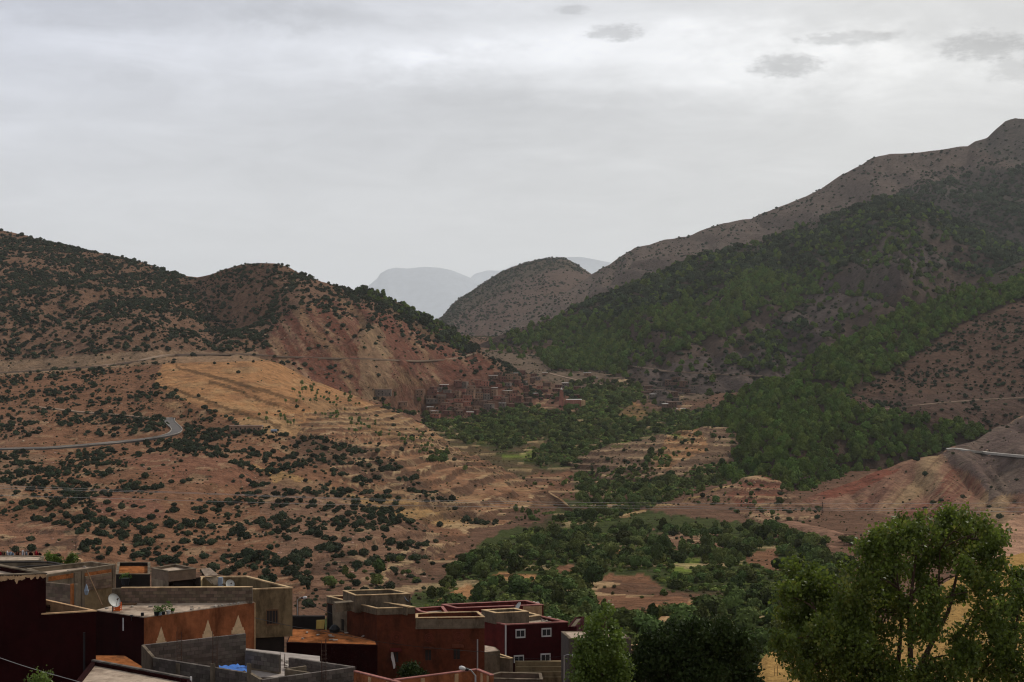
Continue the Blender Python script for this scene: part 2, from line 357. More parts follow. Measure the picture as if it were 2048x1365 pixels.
# lower left hillside with its terraced spur
H1 = build_layer('hillside', [
    [(-200,1260),(0,1250),(300,1240),(600,1260),(700,1262),(850,1225),(930,1150),(1000,1100),(1160,1052)],
    [(-200,1180),(0,1172),(300,1170),(600,1205),(700,1212),(850,1190),(930,1118),(1000,1080),(1160,1042)],
    [(-200,1000,640),(0,1000,640),(300,985,680),(600,1010,640),(760,1040,620),(850,1035,660),(930,1010,740),(1000,1000,780),(1160,1036,762)],
    [(-200,895,840),(0,895,840),(200,885,850),(345,868,880),(500,880,880),(700,880,900),(800,900,900),(850,905,920),(930,930,890),(1000,950,860),(1160,1034,764)],
    [(-200,760,1190),(0,747,1200),(150,738,1200),(270,727,1200),(330,713,1200),(500,712,1200),(560,728,1210),(620,758,1225),(680,782,1235),(740,800,1240),(800,824,1230),(850,850,1150),(900,885,1080),(950,908,1030),(1000,930,980),(1060,962,900),(1130,1000,810),(1160,1034,766)]],
    -190, 1160, 3, 2.6, amp=3.8, wl=85, gully=6, gw=60, back=(220, 60), seed=5, crest=0.12,
    terr=[([(640,920),(900,880),(1160,1000),(1160,1060),(950,1110),(860,1200),(600,1210),(620,1120),(820,1060)], 4.2, 4.0, 0.06), ([(560,830),(780,800),(960,900),(900,960),(700,900)], 3.6, 2.6, 0.04), ([(-200,1110),(-200,1060),(160,1060),(160,1100)], 3, 2, 0.05)])
paint(H1, None, SOIL)
paint(H1, [(330,712),(500,712),(560,728),(680,782),(850,850),(1000,930),(1160,1034),(1160,1060),(1000,1060),(900,1000),(760,950),(640,880),(480,850),(400,812),(310,770)], OCHRE, 0.95, 8)
paint(H1, [(600,850),(850,850),(1000,930),(1160,1034),(1160,1060),(1000,1060),(900,1000),(760,950),(640,890)], (0.33,0.18,0.112), 0.85, 10)
fld = fbm(H1.px/70, H1.py/16, 301, 4); paint(H1, [(300,700),(700,700),(1160,1000),(1160,1060),(900,1060),(560,900),(300,800)], (0.25,0.13,0.075), 0.6, 8, keep=np.clip((fld-.5)*8, 0, 1))
fld = fbm(H1.px/50, H1.py/10, 305, 4); paint(H1, [(300,700),(700,700),(1160,1000),(1160,1060),(900,1060),(560,900),(300,800)], (0.50,0.33,0.18), 0.5, 8, keep=np.clip((fld-.56)*9, 0, 1))
paint(H1, [(560,870),(740,900),(860,1000),(760,960),(600,920)], BROWN, 0.8, 16)
paint(H1, [(640,880),(720,890),(760,930),(680,930)], BROWN, 0.8, 12)
paint(H1, [(500,930),(600,950),(720,990),(860,1000),(980,1050),(900,1060),(700,1010),(560,970)], (0.43,0.27,0.13), 0.9, 10)
paint(H1, [(230,915),(420,905),(520,945),(500,975),(330,960)], (0.26,0.13,0.085), 1, 14)
paint(H1, [(180,990),(320,1000),(330,1040),(200,1030)], (0.25,0.125,0.085), 1, 12)
paint(H1, [(-200,1040),(120,1045),(170,1075),(160,1110),(-200,1110)], (0.29,0.155,0.1), 1, 8)
paint(H1, [(500,960),(640,960),(880,1080),(860,1200),(640,1210),(560,1100)], (0.24,0.145,0.10), 0.75, 20)
paint(H1, [(-200,905),(90,905),(60,960),(40,1000),(-200,1000)], (0.30,0.19,0.125), 0.8, 16)
paint(H1, [(0,840),(60,800),(90,860),(40,890),(0,890)], (0.30,0.17,0.11), 0.7, 16)
paint(H1, [(480,838),(560,830),(610,850),(560,870),(480,866)], (0.45,0.29,0.16), 0.8, 6)
for (a, b) in [((330,770),(560,850)), ((420,760),(560,810)), ((350,730),(600,800))]:     # seams between the sloping fields
    (x1, y1), (x2, y2) = a, b; paint(H1, [(x1, y1), (x2, y2), (x2, y2+8), (x1, y1+6)], (0.13,0.075,0.04), 0.8, 6)
paint(H1, [(600,860),(760,905),(900,1000),(1010,1056),(980,1066),(880,1030),(740,940),(600,890)], (0.15,0.09,0.06), 0.75, 12)
paint(H1, [(590,790),(800,830),(900,880),(960,930),(860,900),(640,840)], (0.37,0.22,0.12), 1, 6)
paint(H1, [(-200,735),(330,700),(520,705),(520,722),(330,728),(-200,768)], (0.34,0.225,0.145), 0.9, 4)
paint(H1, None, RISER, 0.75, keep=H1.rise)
sp = fbm(H1.X/9, H1.Y/9, 91, 3); paint(H1, None, (0.42,0.29,0.18), 0.55, keep=((sp > 0.66) & (H1.py > 820)).astype(float))
# the big left mountain above the road, with the red scarp
H2 = build_layer('left_mountain', [
    [(-200,768,1180),(0,756,1190),(330,722,1190),(500,722,1190),(560,740,1200),(620,775,1215),(740,812,1260),(850,842,1390),(950,838,1410),(1050,832,1430),(1190,822,1460)],
    [(-200,758,1200),(0,745,1210),(330,710,1210),(500,710,1210),(560,726,1225),(620,755,1240),(740,790,1290),(850,800,1440),(950,800,1470),(1050,800,1490),(1190,812,1500)],
    [(-200,700,1330),(0,690,1330),(200,680,1350),(330,670,1400),(460,690,1360),(540,715,1260),(620,722,1300),(740,728,1340),(850,730,1450),(950,712,1560),(1050,765,1560),(1190,806,1530)],
    [(-200,560,1600),(0,580,1600),(200,590,1600),(330,620,1620),(420,640,1690),(520,645,1560),(600,620,1460),(700,630,1460),(800,660,1540),(870,680,1600),(955,703,1640),(1050,758,1620),(1190,800,1560)],
    [(-200,425,2100),(-100,440,2050),(0,460,2000),(50,470,2000),(100,484,2000),(150,495,2000),(200,506,1980),(250,515,1950),(290,526,1930),(330,540,1900),(365,550,1880),(395,553,1850),(430,545,1800),(480,530,1750),(520,526,1720),(550,526,1700),(575,532,1700),(600,545,1700),(640,563,1700),(700,579,1700),(730,582,1700),(760,590,1700),(820,615,1720),(870,640,1740),(920,670,1750),(955,692,1760),(990,722,1740),(1020,743,1700),(1060,768,1680),(1100,788,1640),(1160,806,1600),(1190,815,1580)]],
    -190, 1190, 3, 2.6, amp=9, wl=140, gully=19, gw=58, lean=-0.8, back=(500, 190), seed=23, crest=0.10)
paint(H2, None, (0.235,0.14,0.095))
SCARP = [(555,640),(600,610),(650,600),(720,610),(800,640),(880,680),(950,705),(1000,740),(1010,790),(900,800),(700,800),(560,745),(530,700)]
paint(H2, SCARP, (0.225,0.105,0.075), 1, 8)
u = (H2.px-555)-(H2.py-640)*0.75; bands = fbm(u/26+fbm(H2.px/90, H2.py/60, 3)*1.4, (H2.py+H2.px*.5)/150, 71, 6, 0.7)
inS = inpoly(H2.px+(fbm(H2.px/20, H2.py/20, 8)-.5)*30, H2.py+(fbm(H2.px/20, H2.py/20, 7)-.5)*24, SCARP).astype(float); ribs = fbm(u/9+fbm(H2.px/60, H2.py/40, 13), (H2.py+H2.px*.5)/90, 171, 4, .7)
paint(H2, None, (0.34,0.215,0.13), 0.8, keep=inS*np.clip((bands-0.53)*14, 0, 1))
paint(H2, None, (0.19,0.075,0.05), 0.7, keep=inS*np.clip((0.48-bands)*14, 0, 1))
paint(H2, None, (0.11,0.05,0.036), 0.6, keep=inS*np.clip((0.42-ribs)*12, 0, 1)); paint(H2, None, (0.42,0.29,0.19), 0.6, keep=inS*np.clip((ribs-0.60)*12, 0, 1))  # ribs and furrows: side light on the relief put into the colour
paint(H2, [(720,640),(760,650),(800,800),(720,800)], (0.37,0.27,0.17), 0.5, 14)
paint(H2, [(985,770),(975,700),(905,690),(985,700)], RED, 0.5, 8)
paint(H2, [(880,770),(960,735),(1060,760),(1190,806),(1190,840),(820,845),(740,810),(800,770)], (0.22,0.11,0.078), 0.7, 12)
paint(H2, [(700,560),(860,625),(960,700),(880,690),(760,610)], (0.15,0.10,0.06), 0.7, 12)
paint(H2, [(-200,735),(330,700),(520,705),(520,722),(330,728),(-200,768)], (0.33,0.225,0.15), 0.9, 4)
cavx = np.zeros_like(H2.Z)
# far layers
B = build_layer('far_hill', [
    [(780,720,3300),(1320,720,3300)], [(780,705,3600),(960,690,3500),(1320,700,3600)],
    [(780,690,4500),(870,641,4600),(885,632,4600),(905,608,4600),(920,596,4600),(940,585,4600),(965,568,4600),(1000,545,4600),(1025,534,4600),(1050,526,4600),(1075,519,4600),(1100,516,4600),(1125,516,4600),(1140,520,4600),(1150,526,4600),(1180,546,4600),(1230,580,4600),(1320,660,4600)]],
    780, 1320, 3, 2.6, amp=13, wl=260, gully=26, gw=170, back=(900, 300), seed=31, crest=0.1)
paint(B, None, (0.150,0.103,0.083)); paint(B, [(780,690),(1000,540),(1125,510),(1180,546),(1100,540),(1000,580),(900,650)], (0.10,0.085,0.06), 0.7, 12)
Cc = [(900,700,3600),(960,684,3500),(985,667,3500),(1060,624,3650),(1130,585,3800),(1180,549,3900),(1215,530,3900),(1270,497,3850),(1300,491,3800),(1330,478,3800),(1355,472,3750),(1385,468,3700),(1400,462,3700),(1440,449,3700),(1500,435,3650),(1550,417,3600),(1600,397,3600),(1640,378,3560),(1680,350,3550),(1720,330,3500),(1745,314,3500),(1780,306,3500),(1840,302,3450),(1900,294,3400),(1935,290,3400),(1950,280,3380),(1975,272,3370),(1995,252,3350),(2010,240,3350),(2030,234,3350),(2060,238,3300),(2200,200,3300)]
Cr = build_layer('right_mountain', [
    [(900,740,2500),(2200,700,2500)], [(900,722,2900),(1200,660,2900),(1500,570,2900),(1900,450,2850),(2200,400,2800)], Cc],
    900, 2200, 3, 2.6, amp=14, wl=160, gully=34, gw=85, lean=0.5, back=(800, 260), seed=43, crest=0.16)
paint(Cr, None, (0.165,0.122,0.10)); paint(Cr, [(1000,700),(1200,600),(1400,500),(1500,470),(1400,540),(1100,680)], (0.19,0.145,0.115), 0.7, 20)
paint(Cr, [(1700,430),(1800,380),(1960,345),(2200,310),(2200,560),(1700,560)], (0.115,0.095,0.078), 0.85, 12); paint(Cr, [(1940,290),(2010,236),(2200,200),(2200,330),(2020,330)], (0.12,0.10,0.085), 0.8, 16)
D = build_layer('forested_mountain', [
    [(940,745),(1080,752),(1230,790),(1290,862),(1420,872),(1500,872),(2200,872)],
    [(940,725),(1080,736),(1240,748,1680),(1285,838,1380),(1420,845,1380),(1500,830,1400),(2200,800,1480)],
    [(940,712,2050),(1080,715,1950),(1180,700,1900),(1250,716,1740),(1330,738,1600),(1420,748,1590),(1500,752,1620),(1700,740,1700),(2200,650,1800)],
    [(940,698,2150),(1080,670,2150),(1200,640,2150),(1300,600,2150),(1400,590,2150),(1500,580,2100),(1600,560,2150),(1700,530,2100),(1800,480,2000),(1900,530,2150),(2000,550,2150),(2200,580,2150)],
    [(940,694,2200),(1000,669,2200),(1060,650,2250),(1100,634,2280),(1130,622,2300),(1200,597,2350),(1260,572,2400),(1300,556,2420),(1340,541,2450),(1365,522,2450),(1400,512,2450),(1440,505,2480),(1500,490,2500),(1560,472,2550),(1620,450,2600),(1700,418,2600),(1750,397,2600),(1775,395,2600),(1815,402,2600),(1860,416,2600),(1900,438,2580),(1960,466,2550),(2048,498,2500),(2200,530,2450)]],
    940, 2200, 3, 2.6, amp=13, wl=170, gully=34, gw=100, lean=0.75, back=(500, 190), seed=57, crest=0.10)
paint(D, None, (0.150,0.105,0.085))
paint(D, [(1300,520),(1500,600),(1800,500),(2048,420),(2200,400),(2200,300),(1700,400)], (0.115,0.09,0.075), 0.9, 20)
paint(D, [(1380,720),(1500,700),(1600,600),(1800,470),(1900,520),(1700,640),(1560,770),(1400,830),(1300,830),(1300,745)], (0.150,0.115,0.105), 0.9, 20)
paint(D, [(940,700),(1110,690),(1110,715),(940,720)], (0.21,0.13,0.09), 1, 6)
paint(D, [(1230,728),(1330,738),(1560,748),(1560,762),(1330,756),(1230,740)], (0.2,0.15,0.13), 0.8, 4)
paint(D, [(1700,560),(1790,460),(1830,480),(1760,560),(1740,620)], (0.19,0.15,0.125), 0.8, 14)
E = build_layer('wooded_spur', [
    [(1380,905),(1410,935),(1470,972),(1540,1005),(1600,1030,900),(1700,1045,1020),(2200,1045,1180)],
    [(1380,885),(1410,908),(1470,948),(1540,992),(1600,1010,880),(1700,1005,1030),(1850,950,1080),(2200,930,1190)],
    [(1380,876,1280),(1410,866,1240),(1470,850,1180),(1540,850,1130),(1600,850,1120),(1700,838,1150),(1800,815,1180),(1950,805,1220),(2200,780,1280)],
    [(1380,873,1284),(1420,832,1300),(1480,800,1330),(1570,775,1330),(1640,770,1330),(1700,770,1300),(1790,760,1330),(1850,730,1360),(1940,690,1420),(2048,660,1450),(2200,620,1500)],
    [(1380,871,1286),(1400,850,1290),(1430,812,1330),(1500,778,1360),(1570,762,1380),(1600,742,1420),(1640,712,1450),(1700,682,1500),(1760,645,1550),(1800,628,1580),(1880,602,1650),(1940,573,1700),(2000,543,1750),(2048,520,1800),(2200,450,1900)]],
    1380, 2200, 3, 2.6, amp=5, wl=120, gully=9, gw=80, lean=0.4, back=(400, 150), seed=61, crest=0.12)
paint(E, None, (0.14,0.095,0.07))
BARE = [(1690,800),(1720,780),(1790,740),(1850,700),(1940,640),(2048,600),(2200,545),(2200,900),(1950,860),(1850,845),(1780,830),(1700,812)]
paint(E, BARE, (0.215,0.13,0.095), 1, 6); paint(E, [(1780,830),(1700,800),(1800,790),(2200,770),(2200,860),(1900,850)], (0.195,0.125,0.10), 0.7, 10)
paint(E, [(1900,560),(2048,510),(2048,560),(1960,600)], (0.11,0.085,0.07), 1, 10)
# terraced knolls in the middle of the valley
W1 = build_layer('terraced_knoll', [
    [(1135,935),(1200,985),(1300,1000),(1430,985),(1560,970)], [(1135,929),(1200,965),(1300,982),(1430,965),(1560,955)],
    [(1135,927,1108),(1200,925,1060),(1300,915,1075),(1400,905,1085),(1560,905,1090)],
    [(1135,926,1112),(1170,908,1120),(1200,893,1130),(1250,882,1140),(1300,872,1150),(1350,862,1165),(1385,855,1180),(1420,852,1190),(1560,860,1180)]],
    1135, 1560, 3, 2.4, amp=2.2, wl=50, back=(150, 30), seed=71, crest=0.3, terr=[([(1100,800),(1600,800),(1600,1000),(1100,1000)], 4.6, 4.2, 0.04)])
paint(W1, None, (0.25,0.165,0.11)); paint(W1, [(1340,862),(1400,855),(1420,900),(1330,940),(1300,930)], OCHRE, 0.8, 8)
paint(W1, [(1240,884),(1262,880),(1262,884),(1240,888)], BRIGHT, 1, 2); paint(W1, [(1335,868),(1350,868),(1390,880),(1378,884)], BRIGHT, 1, 2); paint(W1, [(1225,890),(1260,892),(1240,896),(1215,893)], BRIGHT, 1, 2)
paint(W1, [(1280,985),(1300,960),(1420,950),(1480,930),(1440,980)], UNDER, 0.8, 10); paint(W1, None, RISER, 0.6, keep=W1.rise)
W2 = build_layer('earth_ridge', [
    [(1185,1075),(1250,1092),(1400,1100),(1500,1095),(1640,1080)], [(1185,1067),(1250,1080),(1400,1086),(1500,1078),(1640,1066)],
    [(1185,1065,680),(1250,1052,720),(1320,1045,740),(1400,1035,760),(1500,1020,780),(1640,1010,800)],
    [(1185,1064,684),(1215,1043,730),(1240,1030,750),(1290,1011,790),(1350,1000,820),(1400,986,850),(1450,968,880),(1480,955,900),(1520,948,915),(1560,960,880),(1600,995,820),(1640,1018,795)]],
    1185, 1640, 3, 2.4, amp=3.2, wl=45, gully=4, gw=30, lean=-0.6, back=(140, 35), seed=77, crest=0.3, terr=[([(1100,960),(1640,900),(1640,1100),(1100,1100)], 3.8, 3.4, 0.05)])
paint(W2, None, (0.27,0.16,0.105)); paint(W2, [(1450,990),(1500,955),(1560,940),(1560,1000),(1480,1010)], RED, 0.9, 10)
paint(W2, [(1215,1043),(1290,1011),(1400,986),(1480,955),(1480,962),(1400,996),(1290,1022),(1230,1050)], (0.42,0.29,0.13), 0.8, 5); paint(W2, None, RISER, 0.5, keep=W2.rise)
G = build_layer('red_hill', [
    [(1435,1085),(1500,1095),(1550,1110),(1700,1125),(2200,1140)], [(1435,1070),(1500,1082),(1550,1096),(1700,1112),(2200,1125)],
    [(1435,1066,684),(1500,1058,690),(1600,1045,690),(1750,1050,680),(1900,1050,680),(2200,1040,690)],
    [(1435,1065,687),(1530,1040,730),(1620,1005,790),(1700,985,800),(1800,970,810),(1900,960,820),(2200,940,840)],
    [(1435,1064,688),(1450,1060,695),(1490,1047,730),(1530,1031,760),(1580,1008,800),(1620,991,840),(1660,977,860),(1700,963,880),(1760,936,900),(1800,925,915),(1850,912,925),(1880,905,930),(1895,895,940),(1940,882,960),(1970,868,990),(2000,852,1020),(2048,832,1050),(2200,760,1150)]],
    1435, 2200, 3, 2.4, amp=4.0, wl=60, gully=17, gw=36, lean=-0.9, back=(260, 80), seed=83, crest=0.12)
paint(G, None, (0.29,0.165,0.115))
u = (G.px-1600)+(G.py-1000)*0.9; bands = fbm(u/60+fbm(G.px/80, G.py/60, 3)*1.3, G.py/160, 171, 4, 0.55)
mk = np.clip((G.px-1540)/120, 0, 1)
paint(G, None, (0.37,0.26,0.155), 0.8, keep=mk*np.clip((bands-0.54)*9, 0, 1)); paint(G, None, (0.21,0.088,0.064), 0.8, keep=mk*np.clip((0.46-bands)*9, 0, 1))
ribs = fbm(u/14+fbm(G.px/50, G.py/40, 13), G.py/70, 271, 4, .7); paint(G, None, (0.13,0.065,0.05), 0.55, keep=mk*np.clip((0.42-ribs)*12, 0, 1)); paint(G, None, (0.44,0.31,0.19), 0.5, keep=mk*np.clip((ribs-0.60)*12, 0, 1))
paint(G, [(1640,985),(1760,940),(1800,938),(1700,990),(1650,1000)], (0.24,0.09,0.062), 0.9, 6)
paint(G, [(1880,905),(1900,893),(2048,830),(2200,760),(2200,1000),(2048,990),(1980,1000),(1960,960),(1900,930)], (0.15,0.115,0.10), 0.85, 12)
paint(G, [(1520,1030),(1700,985),(1740,1050),(1700,1110),(1500,1090)], (0.34,0.20,0.14), 0.7, 10)
K2 = build_layer('pink_mound', [[(1940,1150,300),(2200,1140,300)], [(1940,1118,330),(2000,1105,330),(2200,1100,330)], [(1940,1112,350),(1975,1075,355),(2005,1048,360),(2048,1026,370),(2200,970,380)]],
    1940, 2200, 3, 2.4, amp=1.0, wl=20, back=(60, 20), seed=87, crest=0.2)
paint(K2, None, (0.36,0.22,0.15))
K = build_layer('dry_grass_slope', [[(1440,1700,40),(2200,1700,40)], [(1440,1450,62),(1600,1400,62),(2200,1380,62)],
    [(1440,1400,74),(1515,1330,75),(1535,1306,77),(1580,1298,79),(1630,1287,80),(1700,1275,82),(1780,1240,86),(1850,1190,92),(1900,1160,96),(1937,1138,99),(1980,1119,102),(2048,1106,105),(2200,1070,112)]],
    1440, 2200, 3, 2.2, amp=0.35, wl=5, back=(45, 30), seed=89, crest=0.4)
A1 = build_layer('distant_mountain', [[(600,690,41000),(1180,690,41000)], [(600,668,44000),(1180,668,44000)],
    [(600,640,48000),(690,604,48000),(715,588,48000),(735,573,48000),(755,556,48000),(760,547,48000),(775,538,48000),(790,535,48000),(815,537,48000),(850,534,48000),(880,536,48000),(905,541,48000),(935,553,48000),(965,567,48000),(1000,583,48000),(1060,605,48000),(1180,650,48000)]],
    600, 1180, 4, 3, amp=70, wl=3000, gully=180, gw=1600, back=(3500, 1200), seed=91, crest=0.12)
A2 = build_layer('distant_range', [[(880,690,64000),(1400,690,64000)], [(880,668,70000),(1400,668,70000)],
    [(880,600,76000),(930,566,76000),(950,547,76000),(975,541,76000),(1000,542,76000),(1015,537,76000),(1026,531,76000),(1040,536,76000),(1070,541,76000),(1110,528,76000),(1135,515,76000),(1160,514,76000),(1185,518,76000),(1225,526,76000),(1300,560,76000),(1400,620,76000)]],
    880, 1400, 4, 3, amp=80, wl=5000, gully=200, gw=2600, back=(3500, 1500), seed=93, crest=0.12)
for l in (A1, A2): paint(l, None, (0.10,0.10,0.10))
for l, k_ in ((V,.60),(H1,.62),(H2,.55),(B,.62),(Cr,.60),(D,.44),(E,.36),(W1,.62),(W2,.64),(G,.62),(K2,.9)): lum = l.col.mean(-1, keepdims=True); l.col = np.clip((lum+(l.col-lum)*1.12)*k_*1.05, .01, 1); finish(l, M['terrain'])  # lowest factors put a cloud shadow on the right slopes into their colour
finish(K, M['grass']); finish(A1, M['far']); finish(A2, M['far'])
mb = MB(); mb.quad((-40500,-1500,-190), (40500,-1500,-190), (40500,82000,-190), (-40500,82000,-190))
tag(mb.build('plain', M['far']), kind='structure')

# roads laid on the slopes: ribbons a little above the ground, level across
M['track'] = mat('road_dust', (0.25, 0.18, 0.13), vary=0.2, scale=0.2, rough=1, spec=0)
M['asphalt'] = mat('asphalt', (0.115, 0.105, 0.10), vary=0.12, scale=0.3, rough=0.9, spec=0.1)
M['kerb'] = mat('kerb_white', (0.34, 0.31, 0.27), vary=0.3, scale=.2)
def road(name, lay, pts, w, m, up=0.45, kerbs=False):
    pts2 = []
    for (a, b) in zip(pts[:-1], pts[1:]):
        k = max(2, int(math.hypot(a[0]-b[0], a[1]-b[1])/6))
        for j in range(k): t = j/k; pts2.append((a[0]*(1-t)+b[0]*t, a[1]*(1-t)+b[1]*t))
    pts2.append(pts[-1])
    c = [surf(lay, *p) for p in pts2]
    for _ in range(3): c = [c[0]]+[(c[i-1]+c[i]*2+c[i+1])/4 for i in range(1, len(c)-1)]+[c[-1]]
    rows = []
    for i, p in enumerate(c):
        t = c[min(i+1, len(c)-1)]-c[max(i-1, 0)]; t.z = 0; nrm = Vector((t.y, -t.x, 0)).normalized()
        rows.append((p-nrm*w/2+Vector((0,0,up)), p+nrm*w/2+Vector((0,0,up)), nrm))
    mb = MB()
    for (a, b, n1), (c1, d, n2) in zip(rows[:-1], rows[1:]):
        mb.quad(a, b, d, c1); mb.quad(b, b-Vector((0,0,1.5)), d-Vector((0,0,1.5)), d); mb.quad(a, c1, c1-Vector((0,0,1.5)), a-Vector((0,0,1.5)))
        if kerbs:
            for e, g, s_ in ((a, c1, -1), (b, d, 1)):
                q = n1*0.35*s_; q2 = n2*0.35*s_; h = Vector((0,0,0.45))
                mb.quad(e+h, e+q+h, g+q2+h, g+h, m=1); mb.quad(e, e+h, g+h, g, m=1); mb.quad(e+q, g+q2, g+q2+h, e+q+h, m=1)
    return tag(mb.build(name, [m, M['kerb']]), kind='structure')
road('dirt_road', H2, [(-40,749),(80,742),(200,733),(270,725),(330,711),(430,709),(500,709)], 7, M['track'], 0.8)
road('dirt_road', H2, [(500,709),(560,713),(640,716),(740,718),(830,722),(890,720),(925,714),(950,706)], 4.0, M['track'], 0.5)
road('mountain_road', H1, [(-40,901),(0,900),(100,898),(200,890),(280,882),(325,875),(352,868),(358,860),(345,852),(336,843),(338,838),(348,838)], 6.5, M['asphalt'], 0.55, True)
road('dirt_road', H1, [(75,815),(110,819),(160,825),(230,830),(320,838)], 4.5, M['track'], 0.5)
road('gravel_road', G, [(1893,899),(1906,897),(1940,902),(1990,907),(2060,913),(2150,920)], 6, M['kerb'], 0.45)
road('dirt_road', E, [(1740,822),(1800,815),(1880,806),(1960,800),(2060,795)], 4.5, M['track'], 0.3)
road('dirt_road', D, [(1248,730),(1280,735),(1330,743),(1400,747),(1460,750),(1530,753)], 5, M['track'], 0.8)
road('dirt_road', V, [(965,700),(1000,703),(1050,704),(1110,706)], 7, M['track'], 0.8)
road('dirt_road', V, [(1100,748),(1140,758),(1180,766),(1210,772)], 5, M['track'], 0.6)

# the air of the valley
hz = MB(); hz.box((0, 40250, 1154.5), (82000, 84000, 2691))
hm = bpy.data.materials.new('valley_haze'); hm.use_nodes = True; ht = hm.node_tree; ht.nodes.clear()
ho = ht.nodes.new('ShaderNodeOutputMaterial'); hv = ht.nodes.new('ShaderNodeVolumePrincipled')
hv.inputs['Color'].default_value = (0.94, 0.975, 1.0, 1); hv.inputs['Density'].default_value = 0.000024; hv.inputs['Anisotropy'].default_value = 0.2
ht.links.new(hv.outputs[0], ho.inputs['Volume'])
hm.cycles.homogeneous_volume = True
tag(hz.build('haze', hm), kind='stuff')
# ------------------------------------------------------------------ plants
M['shrub'] = mat('juniper_foliage', (0.036, 0.046, 0.024), vary=0.4, scale=1.6, objrand=0.55, rough=0.9, spec=0.05)
M['pine'] = mat('pine_foliage', (0.086, 0.128, 0.026), vary=0.4, scale=0.25, objrand=0.38, rough=0.9, spec=0.05)
M['broad'] = mat('broadleaf_foliage', (0.075, 0.098, 0.028), vary=0.4, scale=0.35, objrand=0.6, rough=0.9, spec=0.05)
M['olive'] = mat('young_tree_foliage', (0.10, 0.14, 0.04), vary=0.3, scale=1.0, objrand=0.3, rough=0.9, spec=0.05)
M['bark'] = mat('bark', (0.10, 0.075, 0.055), vary=0.3, scale=6, rough=1, spec=0)
def ico(r=1.0, sub=1):
    t = (1+5**.5)/2; v = [(-1,t,0),(1,t,0),(-1,-t,0),(1,-t,0),(0,-1,t),(0,1,t),(0,-1,-t),(0,1,-t),(t,0,-1),(t,0,1),(-t,0,-1),(-t,0,1)]
    f = [(0,11,5),(0,5,1),(0,1,7),(0,7,10),(0,10,11),(1,5,9),(5,11,4),(11,10,2),(10,7,6),(7,1,8),(3,9,4),(3,4,2),(3,2,6),(3,6,8),(3,8,9),(4,9,5),(2,4,11),(6,2,10),(8,6,7),(9,8,1)]
    v = [Vector(p).normalized() for p in v]
    for _ in range(sub):
        c = {}; nf = []
        def mid(a, b):
            k = (min(a, b), max(a, b))
            if k not in c: c[k] = len(v); v.append(((v[a]+v[b])/2).normalized())
            return c[k]
        for a, b, d in f:
            x, y, z = mid(a, b), mid(b, d), mid(d, a); nf += [(a,x,z),(b,y,x),(d,z,y),(x,y,z)]
        f = nf
    return np.array([tuple(p) for p in v])*r, f
ICO1 = ico(1, 1); ICO2 = ico(1, 2)
def plant(name, lobes, cards, csize, m, seed, trunk=None, stretch=1.0, inner=0.82, flat=0.0):
    """lobes: (x,y,z,rx,ry,rz). A lumpy dark core per lobe and many leaf-sprig faces over it."""
    r = np.random.default_rng(seed); V_, F_, MI = [], [], []
    tot = sum((a[3]*a[5]) for a in lobes)
    for (x, y, z, rx, ry, rz) in lobes:
        iv, if_ = ICO1; n = len(V_)
        k = inner*(0.75+0.5*r.random(len(iv)))
        for p, q in zip(iv, k): V_.append((x+p[0]*rx*q, y+p[1]*ry*q, z+p[2]*rz*q))
        F_ += [tuple(n+i for i in f) for f in if_]; MI += [0]*len(if_)
        nc = int(cards*rx*rz/tot)
        d = r.normal(size=(nc, 3)); d /= np.linalg.norm(d, axis=1)[:, None]; d[:, 2] = np.where(d[:, 2] < -0.55, -d[:, 2], d[:, 2])
        for q in d:
            s = csize*(0.6+0.9*r.random()); rr = 0.82+0.34*r.random()
            c = np.array((x+q[0]*rx*rr, y+q[1]*ry*rr, z+q[2]*rz*rr))
            nrm = q+r.normal(size=3)*0.55; nrm /= np.linalg.norm(nrm)
            a = np.cross(nrm, (0, 0, 1.0)); a /= (np.linalg.norm(a)+1e-6); b = np.cross(nrm, a); n = len(V_)
            th = r.random()*6.28; a, b = a*math.cos(th)+b*math.sin(th), b*math.cos(th)-a*math.sin(th)
            for (u_, w_) in ((-.5, -.3), (.45, -.5), (.6, .35), (-.3, .55)):
                V_.append(tuple(c+a*u_*s*(0.8+.4*r.random())+b*w_*s*stretch+nrm*s*0.12*r.random()))
            F_.append((n, n+1, n+2, n+3)); MI.append(0)
    if trunk:
        mb = MB(); mb.tube(trunk[0], trunk[1], 5); n = len(V_); V_ += mb.v; F_ += [tuple(n+i for i in f) for f in mb.f]; MI += [1]*len(mb.f)
    me = bpy.data.meshes.new(name); me.from_pydata([tuple(map(float, p)) for p in V_], [], F_)
    me.materials.append(m); me.materials.append(M['bark']); me.polygons.foreach_set('material_index', MI); me.update(); return me
def lob(r, n, R, zc, sp, rs):
    o = []
    for _ in range(n):
        a = r.random()*6.28; d = sp*math.sqrt(r.random()); q = rs*(0.7+0.6*r.random())
        o.append((d*math.cos(a), d*math.sin(a), zc*(0.8+0.5*r.random()), q, q, q*R))
    return o
r_ = np.random.default_rng(3)
SHR = [plant('shrub', [(0,0,.36,.5,.5,.42)]+lob(r_, 5, .85, .34, .42, .3), 330, .13, M['shrub'], 10+k) for k in range(5)]             # about 1.3 wide, 0.8 high
PIN = []
for k in range(5):
    lo = [(0.02,0,.84,.20,.20,.15), (-.04,.03,.70,.27,.27,.17)]
    for j in range(7):
        a = j*2.4+r_.random(); d = .22+.06*r_.random(); z = .36+.085*(j % 4)+.05*r_.random(); q = .20+.05*r_.random(); lo.append((d*math.cos(a)*(1.25-z), d*math.sin(a)*(1.25-z), z, q, q, q*.72))
    PIN.append(plant('pine_tree', lo, 560, .080, M['pine'], 30+k, inner=.68, trunk=([(0,0,-.15),(0.01,0,.3),(0,0.01,.8)], [.028,.022,.01])))      # 1 high, 0.75 wide
BRO = []
